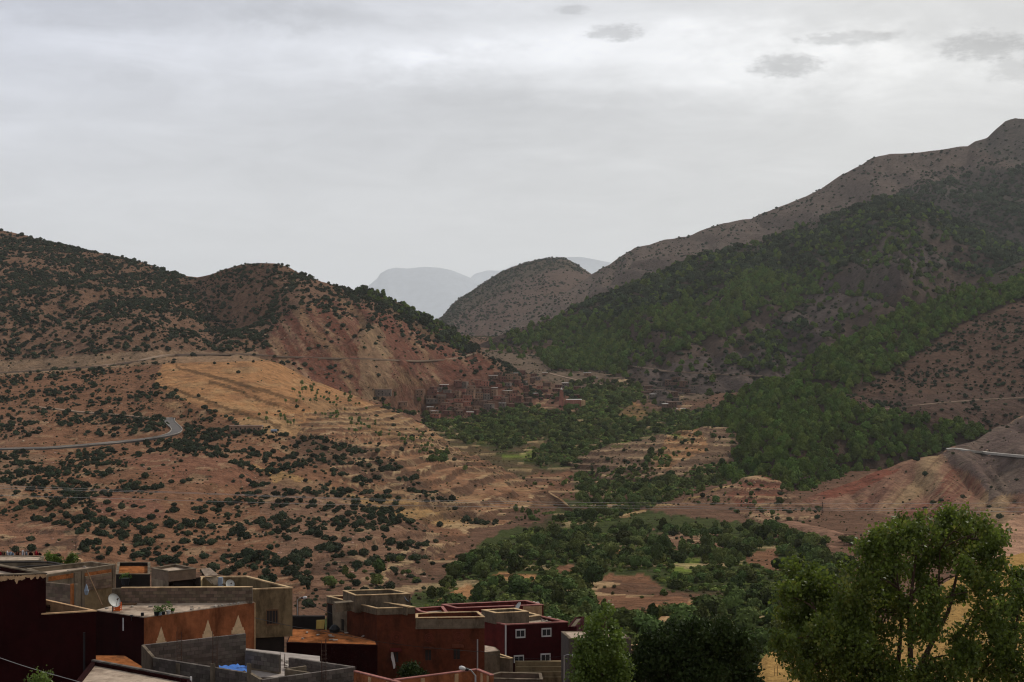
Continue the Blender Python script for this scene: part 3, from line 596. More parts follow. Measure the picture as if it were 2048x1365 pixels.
for k in range(6):
    wd = (.34, .42, .5, .22, .4, .46)[k]
    lo = [(0,0,.55,wd*.8,wd*.8,.32)]+[(wd*.62*math.cos(j*1.1+k), wd*.62*math.sin(j*1.1+k), .32+.45*r_.random(), wd*.5, wd*.5, .2) for j in range(7)]+[(0,0,.82,wd*.45,wd*.45,.17)]
    BRO.append(plant('broadleaf_tree', lo, 620, .085, M['broad'], 50+k, trunk=([(0,0,-.2),(0.02,0,.3),(0,0,.6)], [.035,.025,.012])))
SAP = [plant('sapling', [(0,0,.66,.26,.26,.26),(.1,.05,.85,.16,.16,.14),(-.1,-.08,.55,.17,.17,.14)], 150, .10, M['olive'], 70+k, trunk=([(0,0,-.1),(0,0,.7)], [.035,.02]), inner=0.6) for k in range(3)]

def instancer(name, meshes, pts, scl, label, cat):
    """a mass of plants nobody could count: points that carry instances of a few plant meshes"""
    kinds = []
    pc = bpy.data.collections.new(name+'_kinds')
    for i, me in enumerate(meshes):
        o = bpy.data.objects.new(me.name+'_kind', me); pc.objects.link(o); kinds.append(o)
    me = bpy.data.meshes.new(name); me.vertices.add(len(pts)); me.vertices.foreach_set('co', np.asarray(pts, np.float32).ravel())
    r = np.random.default_rng(len(pts))
    a = me.attributes.new('scl', 'FLOAT_VECTOR', 'POINT'); a.data.foreach_set('vector', np.asarray(scl, np.float32).ravel())
    a = me.attributes.new('rot', 'FLOAT_VECTOR', 'POINT'); rt = np.zeros((len(pts), 3), np.float32); rt[:, 2] = r.random(len(pts))*6.28; rt[:, 0] = r.normal(size=len(pts))*.06; a.data.foreach_set('vector', rt.ravel())
    a = me.attributes.new('idx', 'INT', 'POINT'); a.data.foreach_set('value', r.integers(0, len(meshes), len(pts)).astype(np.int32))
    o = link(name, me); g = bpy.data.node_groups.new(name, 'GeometryNodeTree')
    g.interface.new_socket('Geometry', in_out='INPUT', socket_type='NodeSocketGeometry'); g.interface.new_socket('Geometry', in_out='OUTPUT', socket_type='NodeSocketGeometry')
    gi = g.nodes.new('NodeGroupInput'); go = g.nodes.new('NodeGroupOutput'); ip = g.nodes.new('GeometryNodeInstanceOnPoints')
    ci = g.nodes.new('GeometryNodeCollectionInfo'); ci.inputs[0].default_value = pc; ci.inputs[1].default_value = True; ci.inputs[2].default_value = True
    mp = g.nodes.new('GeometryNodeMeshToPoints')
    def na(nm, t):
        n = g.nodes.new('GeometryNodeInputNamedAttribute'); n.data_type = t; n.inputs[0].default_value = nm; return n.outputs[0]
    l = g.links.new; l(gi.outputs[0], mp.inputs['Mesh']); l(mp.outputs[0], ip.inputs['Points']); l(ci.outputs[0], ip.inputs['Instance']); ip.inputs['Pick Instance'].default_value = True
    l(na('idx', 'INT'), ip.inputs['Instance Index']); l(na('scl', 'FLOAT_VECTOR'), ip.inputs['Scale']); l(na('rot', 'FLOAT_VECTOR'), ip.inputs['Rotation'])
    l(ip.outputs[0], go.inputs[0])
    md = o.modifiers.new('plants', 'NODES'); md.node_group = g
    return tag(o, label, cat, kind='stuff')
def spread(name, kind, meshes, layers, size, squash, stuffname, stufflabel, cat, group, labeler, nind=300, sink=0.0, seed=100, keepfn=None):
    allp = []
    for k, l in enumerate(layers):
        if kind in l.dens:
            p = sample(l, kind, seed+k); allp.append(np.concatenate([p, np.full((len(p), 1), k)], 1))
    p = np.concatenate(allp); r = np.random.default_rng(seed)
    s = size[0]+(size[1]-size[0])*r.random(len(p))**2.4; lay = p[:, 3].astype(int)
    if len(size) > 2: s = s*np.array(size[2])[lay]
    sc = np.stack([s*(0.85+.4*r.random(len(p))), s*(0.85+.4*r.random(len(p))), s*squash*(0.75+.5*r.random(len(p)))], 1)
    px = p[:, 0]/p[:, 1]*F+CX; py = CY-p[:, 2]/p[:, 1]*F
    vis = (px > 8) & (px < 2040) & (py < 1350)
    if keepfn is not None: vis &= keepfn(px, py)
    app = np.where(vis, s/p[:, 1], 0); order = np.argsort(-app); ind = order[:nind] if nind else order[:0]
    ind = ind[app[ind] > 0]
    mask = np.ones(len(p), bool); mask[ind] = False
    first = None
    for j in ind:
        m = meshes[int(j) % len(meshes)]
        if first is None: first = o = link(name, m)
        else: o = first.copy(); o.data = m; C.objects.link(o)
        o.location = (p[j, 0], p[j, 1], p[j, 2]-sink*s[j]); o.rotation_euler = (0, 0, r.random()*6.28); o.scale = tuple(sc[j])
        tag(o, labeler(px[j], py[j], sc[j]), cat, group)
    q = p[mask, :3].copy(); q[:, 2] -= sink*s[mask]
    instancer(stuffname, meshes, q, sc[mask], stufflabel, cat)
    print(stuffname, len(q), 'individuals', len(ind))

VG0 = [(840,1215),(900,1150),(980,1095),(1080,1050),(1150,1035),(1160,985),(1180,960),(1220,950),(1160,930),(1080,935),(960,900),(900,880),(840,850),(850,832),(930,838),(1040,815),(1130,828),(1130,770),(1180,760),(1280,768),(1290,830),(1420,820),(1420,870),(1300,872),(1150,928),(1150,975),(1480,930),(1400,985),(1200,1050),(1180,1066),(1250,1082),(1340,1082),(1500,1075),(1560,1060),(1580,1120),(1700,1140),(1700,1420),(840,1420)]
BAREV = [[(975,1155),(1010,1143),(1075,1148),(1080,1164),(1000,1166)], [(1180,1180),(1215,1145),(1290,1145),(1335,1182),(1430,1188),(1445,1218),(1330,1228),(1260,1245),(1195,1220)], [(1200,1102),(1240,1096),(1248,1114),(1205,1114)], [(1485,1110),(1550,1090),(1562,1142),(1495,1132)],
        [(860,1215),(935,1160),(965,1185),(900,1220)], [(1110,1135),(1150,1128),(1152,1152),(1118,1152)], [(1020,962),(1140,958),(1165,1003),(1095,1005)], [(870,895),(960,885),(1010,900),(1100,872),(1100,895),(930,918)], [(1230,835),(1270,798),(1305,830),(1280,845)], [(998,905),(1075,902),(1080,921),(1005,925)], [(1340,1118),(1402,1112),(1404,1152),(1350,1152)]]
M['green'] = mat('undergrowth_leaf', (0.11,0.145,0.036), vary=.4, scale=.3, objrand=.6, rough=.9, spec=.05); M['oak'] = mat('oak_foliage', (0.042,0.058,0.028), vary=.4, scale=.3, objrand=.5, rough=.9, spec=.05)
SHRQ = [plant('oak', [(0,0,.36,.45,.45,.4)]+lob(r_, 4, .9, .4, .34, .28), 160, .14, M['oak'], 110+k) for k in range(2)]
TUG = [plant('bush', [(0,0,.3,.5,.5,.34)]+lob(r_, 3, .8, .35, .34, .26), 160, .17, M['green'], 120+k) for k in range(3)]
# --- how densely each plant grows (plants per 100 square metres), by the places the slopes show
cl = lambda l, s, seed=5, lo=.42, hi=.60: np.clip((fbm(l.X/s, l.Y/s, seed, 4, .55)-lo)/(hi-lo), 0, 1)
# shrubs on the lower left hillside
dens(H1, 's', None, 0.95)
dens(H1, 's', [(-200,905),(160,900),(100,1010),(-200,1000)], 0.7)
dens(H1, 's', [(90,830),(340,838),(330,870),(150,885)], 1.9); dens(H1, 's', [(340,850),(520,870),(580,960),(480,935),(340,900)], 2.6)
dens(H1, 's', [(-200,900),(340,890),(260,1000),(200,1000),(-200,1010)], 1.35)
dens(H1, 's', [(225,918),(400,908),(520,950),(500,975),(330,965)], 0.12); dens(H1, 's', [(180,990),(300,1000),(330,1035),(200,1030)], 0.2)
dens(H1, 's', [(-200,1045),(120,1050),(160,1078),(150,1115),(-200,1110)], 0.05)
dens(H1, 's', [(330,712),(500,712),(560,728),(680,782),(850,850),(1000,930),(1160,1034),(1160,1060),(1000,1060),(900,1000),(760,950),(640,880),(480,850),(400,812),(310,770)], 0.03)
dens(H1, 's', [(590,890),(760,930),(860,1000),(900,1060),(800,1040),(640,960)], 0.55); dens(H1, 's', [(640,870),(700,880),(820,905),(800,925),(660,900)], 0.45)
dens(H1, 's', [(780,960),(980,1040),(1160,1034),(1160,1060),(940,1110),(860,1160)], 0.08); dens(H1, 's', [(560,1000),(780,1000),(880,1090),(840,1120),(620,1120)], 0.9)
dens(H1, 's', [(620,1110),(860,1110),(860,1220),(620,1220)], 0.35)
dens(H1, 's', [(-200,735),(330,703),(520,705),(520,722),(330,728),(-200,768)], 0.05); dens(H1, 's', [(-200,890),(280,874),(345,868),(330,838),(368,846),(366,872),(280,888),(100,906),(-200,908)], 0.0, warp=1)
dens(H1, 's', [(620,868),(760,905),(900,1005),(1000,1050),(970,1064),(880,1030),(740,945),(620,895)], 1.3); H1.dens['s'] *= 4.8*(0.06+1.05*cl(H1, 22, 5, .42, .56))
# the left mountain
dens(H2, 's', None, 1.25); dens(H2, 's', [(-200,690),(300,640),(560,700),(560,745),(330,715),(-200,760)], 0.75)
dens(H2, 's', SCARP, 0.13); dens(H2, 's', [(540,600),(640,560),(760,640),(700,640),(600,620)], 0.5)
dens(H2, 's', [(650,600),(880,660),(960,720),(900,720),(760,660)], 0.5); dens(H2, 's', [(540,740),(700,790),(860,800),(1190,800),(1190,860),(800,850),(560,760)], 0.14)
dens(H2, 's', [(-200,735),(330,703),(520,705),(950,715),(950,720),(520,722),(330,728),(-200,768)], 0.02)
H2.dens['s'] *= 4.6*(0.25+1.0*cl(H2, 38, 6, .34, .55))
for l, d in ((B, .32), (Cr, .27), (D, .6), (E, .5), (G, .16), (W1, .35), (W2, .5)): dens(l, 's', None, d)
dens(Cr, 's', [(1700,420),(1900,330),(2200,300),(2200,420)], 0.6); dens(B, 's', [(870,660),(870,620),(1000,535),(1125,505),(1190,540),(1100,545),(1000,590)], 0.9)
dens(E, 's', BARE, 1.5); dens(G, 's', [(1440,1040),(1700,990),(1700,1060),(1500,1100)], 0.06)
dens(D, 's', [(1700,430),(1900,350),(2200,300),(2200,420),(1900,450)], 1.5)
for l in (B, Cr, D, E, G): l.dens['s'] = l.dens['s']*2*(0.3+.9*cl(l, 40, 8))
dens(V, 's', [(940,690),(1420,740),(1420,830),(1100,760),(940,740)], 0.15); dens(V, 's', [(560,1180),(900,1100),(900,1200),(600,1300)], 0.6)
# pines
dens(H2, 'p', [(700,575),(760,588),(870,640),(955,690),(940,716),(890,690),(820,640),(740,600)], 1.3, warp=3); H2.dens['p'] *= np.clip((H2.px-680)/160, 0.12, 1)
dens(D, 'p', None, 0.25)
dens(D, 'p', [(1020,665),(1200,595),(1400,510),(1700,415),(1900,370),(2048,420),(2200,520),(1900,560),(1700,600),(1560,640),(1440,700),(1260,722),(1240,745),(1090,745),(1080,700)], 0.45); dens(D, 'p', [(1030,668),(1130,640),(1250,640),(1380,598),(1500,545),(1660,560),(1640,605),(1500,645),(1400,695),(1280,728),(1240,745),(1090,745),(1080,700)], 3.0, warp=9)
dens(D, 'p', [(1350,530),(1470,560),(1440,600),(1300,600)], 0.5, warp=14); dens(D, 'p', [(1380,720),(1440,690),(1560,640),(1660,560),(1760,460),(1830,500),(1860,560),(1700,640),(1560,760),(1380,745)], 0.35, warp=22)
dens(D, 'p', [(1480,690),(1600,640),(1640,670),(1560,740),(1480,750)], 1.3, warp=12)
dens(D, 'p', [(1780,440),(1900,360),(2048,330),(2200,300),(2200,400),(1900,440)], 0.2); dens(D, 'p', [(940,745),(940,720),(1080,716),(1080,748),(1250,760),(1420,745),(1560,760),(1560,860),(1280,860)], 0.04, warp=2)
dens(D, 'p', [(960,690),(1030,665),(1060,672),(1060,690),(960,694)], 1.6, warp=1)
dens(D, 'p', [(1570,760),(1570,640),(1700,570),(1860,500),(2048,510),(2200,530),(2200,660),(1700,770)], 0.3, warp=12); D.dens['p'] *= 0.12+1.05*cl(D, 60, 9, .38, .50)
dens(E, 'p', None, 3.2); dens(E, 'p', BARE, 0.0, warp=3); dens(E, 'p', [(1900,560),(2048,505),(2200,450),(2200,560),(2048,560),(1960,590)], 0.25)
dens(E, 'p', [(1590,768),(1680,766),(1685,784),(1600,784)], 0.0, warp=3); dens(E, 'p', [(1700,990),(1560,1010),(1500,985),(1560,1060),(1800,1000)], 0.9)
dens(E, 'p', [(1540,1004),(1620,1000),(1700,975),(1800,937),(1900,905),(2000,862),(2200,800),(2200,1100),(1540,1100)], 0.0, warp=1); E.dens['p'] *= 0.6+0.5*cl(E, 26, 10)
dens(G, 'p', None, 0.0); dens(G, 'p', [(1850,905),(1960,870),(2000,835),(1900,860),(1840,890)], 0.8, warp=4)
dens(V, 'p', [(1075,720),(1080,697),(1250,715),(1260,742),(1200,748),(1100,745)], 1.6, warp=2)
# leafy valley growth
VG = VG0
dens(V, 'b', VG, 2.6, warp=6); dens(V, 'b', [(840,1215),(1100,1060),(1560,1060),(1700,1140),(1700,1420),(840,1420)], 2.7, warp=5)
for pl in BAREV:
    dens(V, 'b', pl, 0.08, warp=7)
V.dens['b'] *= 0.05+1.15*cl(V, 20, 12, .36, .50)
dens(V, 'b', [(1290,1100),(1460,1100),(1480,1120),(1300,1120)], 3.0)
dens(W1, 'b', None, 0.10); dens(W1, 'b', [(1180,950),(1260,930),(1300,900),(1360,905),(1330,940),(1240,985),(1150,1000)], 1.6, warp=12); dens(W1, 'b', [(1260,985),(1340,955),(1450,925),(1500,930),(1440,980),(1300,1005)], 3.0); dens(W1, 'b', [(1355,865),(1395,860),(1400,900),(1340,930),(1330,900)], .9)
dens(W2, 'b', None, 0.35); dens(W2, 'b', [(1400,1000),(1440,985),(1560,1030),(1500,1070),(1420,1060)], 0.8); dens(W2, 'b', [(1230,1040),(1270,1035),(1280,1060),(1240,1070)], 1.6)
dens(G, 'b', [(1500,1075),(1545,1048),(1560,1060),(1580,1100),(1500,1100)], 2.2, warp=5); dens(G, 'b', [(1620,1090),(1700,1085),(1760,1090),(1760,1115),(1620,1115)], 1.6)
dens(H1, 'b', None, 0.0); dens(H1, 'b', [(1030,1025),(1130,1035),(1128,1050),(1030,1048)], 5, warp=2); dens(H1, 'b', [(855,905),(895,905),(895,925),(860,925)], 4.5, warp=2)
dens(H1, 'b', [(1000,1070),(1160,1046),(1160,1062),(1000,1095)], 2.0); dens(H1, 'b', [(640,1150),(760,1100),(870,1130),(840,1200),(640,1220)], .45)
dens(H2, 'b', [(730,785),(850,800),(870,838),(780,830)], 1.0); dens(H2, 'b', [(960,770),(1160,790),(1190,820),(1000,830)], .3)
# loose rocks and dry tufts
for l, d in ((H1, 1.1), (H2, .5), (G, .5), (W2, 1.0), (W1, .8)): dens(l, 'r', None, d); l.dens['r'] *= cl(l, 16, 15, .5, .62)
dens(H1, 'r', [(330,712),(500,712),(560,728),(680,782),(850,850),(1000,930),(1160,1034),(1160,1060),(1000,1060),(900,1000),(760,950),(640,880),(480,850),(400,812),(310,770)], 0.03)
H1.dens['r'] = H1.dens['r']+inpoly(H1.px, H1.py, [(480,950),(640,980),(860,1090),(860,1200),(640,1210),(420,1180),(380,1080)])*1.6*cl(H1, 14, 16, .45, .6)
H1.dens['r'] *= (H1.py > 800)
for l, d in ((H1, 2.6), (H2, 1.0), (W1, 2.5), (W2, 3.0), (G, .7), (E, .8), (D, .6), (V, 2.0)): dens(l, 't', None, d); l.dens['t'] *= cl(l, 20, 18, .40, .62)
dens(H1, 't', [(330,712),(500,712),(560,728),(680,782),(850,850),(760,860),(640,880),(480,850),(400,812),(310,770)], 0.05)
# orchard saplings
dens(H1, 'o', None, 0.0)
for (pl, d) in [([(550,800),(610,765),(700,800),(660,830),(560,830)], .55), ([(560,790),(700,790),(760,850),(640,850),(540,825)], .55), ([(490,835),(560,828),(600,850),(560,865),(490,855)], .8), ([(660,835),(780,845),(800,880),(700,870)], .6),
        ([(720,845),(830,870),(880,900),(800,900),(740,870)], .55), ([(820,860),(880,885),(890,930),(850,930),(800,890)], .7), ([(880,930),(960,960),(960,1000),(900,960)], .12)]: dens(H1, 'o', pl, d)

def rockmesh(k):
    iv, if_ = ICO1; r = np.random.default_rng(k); c = 0.6+.5*r.random(len(iv)); v = iv*c[:, None]*np.array([.6,.45,.32]); me = bpy.data.meshes.new('rock'); me.from_pydata([tuple(map(float, p)) for p in v], [], [tuple(f) for f in if_]); me.materials.append(M['rockm']); me.update(); return me
M['rockm'] = mat('pale_rock', (0.33, 0.225, 0.155), vary=.3, scale=.5, objrand=.35, rough=1, spec=.02)
M['tuft'] = mat('dry_tuft', (0.085, 0.075, 0.035), vary=.4, scale=.5, objrand=.5, rough=1, spec=.02)
RCK = [rockmesh(k) for k in range(4)]
TUF = [plant('tuft', [(0,0,.3,.5,.5,.34)], 50, .2, M['tuft'], 90+k) for k in range(3)]
def loose(kind, name, meshes, layers, lo, hi, label, cat, seed):
    ps = [sample(l, kind, seed+k) for k, l in enumerate(layers)]; p = np.concatenate(ps); r = np.random.default_rng(seed); s = lo+(hi-lo)*r.random(len(p))**2.5
    s *= np.clip(p[:, 1]/900, .8, 1.7); instancer(name, meshes, p, np.stack([s*(.7+.6*r.random(len(p))), s, s*(.6+.6*r.random(len(p)))], 1), label, cat); print(name, len(p))
loose('r', 'loose_rocks', RCK, [H1, H2, G, W1, W2], .5, 2.2, 'pale loose rocks strewn over the dry slopes', 'rocks', 700)
dens(D, 'q', [(1130,622),(1200,597),(1400,512),(1700,415),(1900,360),(2200,300),(2200,560),(1960,560),(1860,540),(1790,470),(1660,560),(1500,560),(1380,610),(1200,650)], 1.7, warp=12); dens(D, 'q', [(1500,760),(1480,690),(1600,640),(1640,670),(1560,740)], .6)
dens(D, 'q', [(1760,450),(1830,470),(1860,540),(1700,620),(1700,560)], .25, warp=14); D.dens['q'] *= .25+.9*cl(D, 60, 24, .38, .52); dens(H2, 'q', [(700,570),(960,690),(940,716),(760,610)], .8); dens(Cr, 'q', [(1740,420),(1800,385),(1960,345),(2200,310),(2200,560),(1740,560)], 1.3, warp=10); Cr.dens['q'] *= .2+.9*cl(Cr, 60, 34, .38, .52)
dens(V, 'u', VG0, 9.0, warp=5); V.dens['u'] *= (V.py > 780)*(.25+.9*cl(V, 16, 26, .36, .5)); dens(W1, 'u', [(1240,985),(1340,955),(1450,925),(1500,930),(1440,980),(1300,1005)], 9); dens(W1, 'u', [(1180,950),(1260,930),(1300,900),(1360,905),(1330,940),(1240,985),(1150,1000)], 3, warp=12); dens(G, 'u', [(1500,1075),(1545,1048),(1560,1060),(1580,1100),(1500,1100)], 7, warp=5)
for pl in BAREV: dens(V, 'u', pl, 0.15, warp=5)
loose('q', 'oak_scrub', [SHRQ[0], SHRQ[1]], [D, H2, Cr], 3.0, 8.5, 'dark evergreen oak scrub on the upper mountain and the left crest', 'scrub', 900)
loose('u', 'valley_undergrowth', [TUG[0], TUG[1], TUG[2]], [V, W1, G], 1.2, 3.0, 'low bright green undergrowth covering the valley floor', 'undergrowth', 950)
loose('t', 'dry_tufts', TUF, [H1, H2, W1, W2, G, E, D, V], .5, 1.7, 'low dry tufts scattered over the earth slopes', 'tufts', 800)
WHERE = lambda x, y: ('above the asphalt road' if y < 890 else 'upslope on red earth' if y < 980 else 'mid-slope behind the houses' if y < 1060 else 'just above the rooftops' if x < 640 else 'on the stony gully side')
SZ = lambda s: 'broad' if s[0] > 3.3 else 'middling' if s[0] > 2.4 else 'small'
noH = lambda px, py: ~((px < 600) & (py > 1135))
spread('shrub', 's', SHR, [H1, H2, B, Cr, D, E, G, W1, W2, V], (0.95, 3.7, [.95, 1.3, 1.9, 1.7, 1.4, 1.0, .8, .9, .8, .8]), 1.0, 'hillside_scrub', 'dark green scrub dotted over every slope of the valley', 'scrub',
    'dark shrubs on the near left slope', lambda x, y, s: f"{SZ(s)} {'tall' if s[2] > 2.8 else 'low'} dark shrub {WHERE(x, y)}, {'above the maroon house' if x < 130 else 'above the pale slab roof' if x < 230 else 'above the dark low building' if x < 310 else 'above the beige roof room' if x < 400 else 'above the white dish' if x < 490 else 'above the beige house end' if x < 590 else 'above the lamp post' if x < 660 else 'towards the green valley'}", sink=0.03, seed=100, keepfn=noH)
spread('pine_tree', 'p', PIN, [H2, D, E, G, V], (5.5, 11.5, [.75, 1.15, 1.0, .6, 1.1]), 1.0, 'pine_forest', 'green pine forest over the right-hand spurs and the mountain behind', 'forest',
    'pines at the lower edge of the wooded spur', lambda x, y, s: f"{'tall' if s[2] > 9.5 else 'middling' if s[2] > 7.5 else 'short'} {'broad' if s[0] > 9 else 'narrow'} pine {'on the lower rim' if y > 955 else 'near the foot' if y > 925 else 'in the middle' if y > 895 else 'in the upper middle' if y > 865 else 'on the top'} of the wooded spur, {'above the knoll' if x < 1500 else 'above the red tip' if x < 1580 else 'left above the mast' if x < 1640 else 'right above the mast' if x < 1690 else 'above the tree tops' if x < 1750 else 'left of the road' if x < 1810 else 'near the road bend' if x < 1860 else 'beside the gravel road'}", sink=0.02, seed=200)
spread('broadleaf_tree', 'b', BRO, [V, W1, W2, G, H1, H2], (2.0, 7.0, [1, .9, .7, .8, .8, 1]), 1.0, 'valley_thicket', 'dense green bushes and trees filling the valley floor', 'thicket',
    'leafy trees on the near valley floor', lambda x, y, s: f"{'tall' if s[2] > 6 else 'middling' if s[2] > 4.5 else 'low'} {'broad' if s[0] > 6 else 'slim'} valley tree {'by the upper fields' if y < 1150 else 'beside the bare patches' if y < 1200 else 'at the thicket foot' if y > 1240 else 'in mid-thicket'}, {'above the dark red house' if x < 1180 else 'above the bright slender tree' if x < 1260 else 'left above the dark tree' if x < 1350 else 'straight above the dark tree' if x < 1440 else 'right above the dark tree' if x < 1530 else 'behind the large leafy tree'}", sink=0.12, seed=300, keepfn=lambda px, py: (py < 1290) & ~((px < 1140) & (py > 1195)))
spread('orchard_sapling', 'o', SAP, [H1], (3.0, 4.6), 1.0, 'orchard_rows', 'rows of further young trees in the ochre field', 'orchard',
    'young trees on the ochre field', lambda x, y, s: f"young light green orchard tree {'on the upper ochre field' if y < 830 else 'on the lower ochre terraces'}, {'near the white farm shed' if x < 620 else 'in the middle of the field' if x < 740 else 'towards the valley edge'}", sink=0.0, seed=400)
# ------------------------------------------------------------------ houses of the near village
def wallmat(n, c, stain=None, v=0.3, s=2.2, b=0.03): return mat(n, c, vary=v, scale=s, bump=b, bscale=9, rough=0.95, spec=0.06, dark=tuple(x*0.62 for x in (stain or c)), dscale=0.8, dpos=(0.46, 0.66))
M['maroon'] = wallmat('maroon_render', (0.018, 0.0025, 0.0025)); M['dkred'] = wallmat('dark_red_render', (0.036, 0.004, 0.005)); M['red'] = wallmat('red_render', (0.10, 0.016, 0.014))
M['rust'] = wallmat('brown_orange_render', (0.105, 0.030, 0.015), (0.06, 0.02, 0.011)); M['orange'] = wallmat('orange_render', (0.30, 0.105, 0.045), (0.2, 0.07, 0.032))
M['beige'] = wallmat('beige_render', (0.19, 0.14, 0.078), (0.10, 0.07, 0.04)); M['plaster'] = wallmat('grey_plaster', (0.21, 0.165, 0.115), (0.09, 0.065, 0.045)); M['cream'] = wallmat('cream_paint', (0.46, 0.29, 0.16), (0.45, 0.27, 0.15))
M['spire'] = mat('spire_paint', (0.60, 0.42, 0.25), vary=.25, scale=4); M['conc'] = wallmat('weathered_concrete', (0.16, 0.125, 0.088), (0.07, 0.052, 0.036)); M['slab'] = wallmat('pale_concrete_floor', (0.40, 0.31, 0.235), (0.23, 0.16, 0.115)); M['block'] = mat('concrete_block', (0.105, 0.088, 0.075), vary=0.3, scale=3, objrand=0.3, bump=0.01, bscale=20)
M['mortar'] = mat('mortar', (0.07, 0.058, 0.048), vary=0.2, scale=3); M['brick'] = mat('brown_block', (0.14, 0.10, 0.07), vary=0.3, scale=3, objrand=0.3); M['coping'] = wallmat('cream_coping', (0.50, 0.35, 0.20), (0.32, 0.21, 0.12))
M['redcoping'] = wallmat('pink_coping', (0.30, 0.13, 0.11)); M['rubble'] = mat('orange_earth_roof', (0.26, 0.095, 0.035), vary=0.6, scale=1.6, bump=0.08, bscale=5, rough=1, spec=0, dark=(0.09, 0.04, 0.02), dscale=0.8)
M['nearblack'] = mat('near_black', (0.018, 0.014, 0.012), vary=0.3, scale=2); M['white'] = mat('white_paint', (0.52, 0.50, 0.49), vary=0.08, scale=2, rough=0.5); M['glass'] = mat('dark_glass', (0.02, 0.022, 0.025), vary=0.1, rough=0.15, spec=0.5)  # the first is a near-black for openings, recesses, dark walls and some roofs
M['iron'] = mat('rusty_iron', (0.06, 0.032, 0.022), vary=0.3, scale=8, rough=0.8); M['dishw'] = mat('dish_white', (0.36, 0.36, 0.34), vary=0.08, scale=2, rough=0.5, spec=0.3); M['steel'] = mat('galvanised_steel', (0.40, 0.40, 0.40), vary=0.1, scale=2, rough=0.45, metallic=0.6)
M['blue'] = mat('blue_tarpaulin', (0.02, 0.12, 0.42), vary=0.2, scale=3, rough=0.6, spec=0.3, bump=0.05, bscale=4); M['black'] = mat('black_plastic', (0.015, 0.015, 0.016), rough=0.5); M['stone'] = mat('broken_stone', (0.32, 0.28, 0.24), vary=0.3, scale=2, objrand=0.3)
M['wood'] = mat('old_wood', (0.13, 0.075, 0.04), vary=0.3, scale=6); M['yellow'] = mat('yellow_panel', (0.42, 0.32, 0.10), vary=0.2, scale=3); M['motif'] = mat('motif_red', (0.12, 0.028, 0.017), vary=0.15, scale=3); M['orangep'] = mat('orange_plastic', (0.65, 0.12, 0.02), rough=0.5)
M['cloth_r'] = mat('red_cloth', (0.35, 0.02, 0.03), vary=0.2, scale=3); M['cloth_w'] = mat('white_cloth', (0.65, 0.62, 0.62), vary=0.15, scale=3); M['cloth_b'] = mat('blue_grey_cloth', (0.22, 0.26, 0.32), vary=0.15, scale=3)
M['leafpot'] = mat('pot_plant_leaf', (0.09, 0.17, 0.03), vary=0.3, scale=6, trans=0.2)
def zg(Y): return -(np.interp(Y, [p[1] for p in VP], [p[0] for p in VP])-CY)*Y/F
def ccw(p):
    a = sum(p[i][0]*p[(i+1) % len(p)][1]-p[(i+1) % len(p)][0]*p[i][1] for i in range(len(p)))
    return p if a > 0 else p[::-1]
def inset(p, d):
    n = len(p); o = []
    for i in range(n):
        a, b, c = Vector(p[i-1]), Vector(p[i]), Vector(p[(i+1) % n]); e1 = (b-a).normalized(); e2 = (c-b).normalized()
        n1 = Vector((-e1.y, e1.x)); n2 = Vector((-e2.y, e2.x)); m = (n1+n2); k = m.length_squared
        q = m*(2*d/max(k, 0.25)) if k > 1e-6 else n1*d
        if q.length > 3.5*abs(d): q = q.normalized()*3.5*abs(d)
        o.append(tuple(b+q))
    return o
def volume(root, pts, h, zb, wall, cap='coping', roof='slab', par=0.8, th=0.16, capt=0.06, names=('wall', 'coping', 'roof'), faces=None):
    """one walled volume with a parapet: pts are world (x, y) corners, h the parapet top, zb the base"""
    p = ccw([tuple(q[:2]) for q in pts]); q = inset(p, th); n = len(p); ct = h-capt
    mb = MB()
    for i in range(n):
        a, b = p[i], p[(i+1) % n]; c, d = q[i], q[(i+1) % n]
        mi = 0
        if faces:
            for (k, key) in faces:
                if k == i: mi = 1
        mb.quad((*a, zb), (*b, zb), (*b, ct), (*a, ct), m=mi)
        mb.quad((*d, h-par), (*c, h-par), (*c, ct), (*d, ct)); mb.quad((*a, ct), (*b, ct), (*d, ct), (*c, ct))
    w = mb.build(names[0], [M[wall], M[faces[0][1]] if faces else M[wall]], root)
    if cap:
        mb = MB(); p2 = inset(p, -0.035); q2 = inset(p, th+0.03)
        for i in range(n):
            a, b = p2[i], p2[(i+1) % n]; c, d = q2[i], q2[(i+1) % n]; z0 = ct+0.003
            mb.quad((*a, h), (*b, h), (*d, h), (*c, h)); mb.quad((*a, z0), (*b, z0), (*b, h), (*a, h)); mb.quad((*d, z0), (*c, z0), (*c, h), (*d, h)); mb.quad((*a, z0), (*c, z0), (*d, z0), (*b, z0))
        mb.build(names[1], M[cap], root)
    mb = MB(); mb.quad(*[(*c, h-par) for c in q]); mb.quad(*[(*c, h-par-0.25) for c in q][::-1]); mb.build(names[2], M[roof], root)
    return w
def onwall(A, B, px, py, off=0.0):
    """where the photograph's pixel meets the vertical wall plane through A and B; off moves it out towards the viewer"""
    A = Vector(A[:2]); B = Vector(B[:2]); d = (B-A).normalized(); n = Vector((d.y, -d.x))
    if n.y > 0: n = -n
    A = A+n*off; r = Vector(((px-CX)/F, 1)); t = A.dot(n)/r.dot(n); return Vector((r.x*t, t, (CY-py)/F*t)), d, n
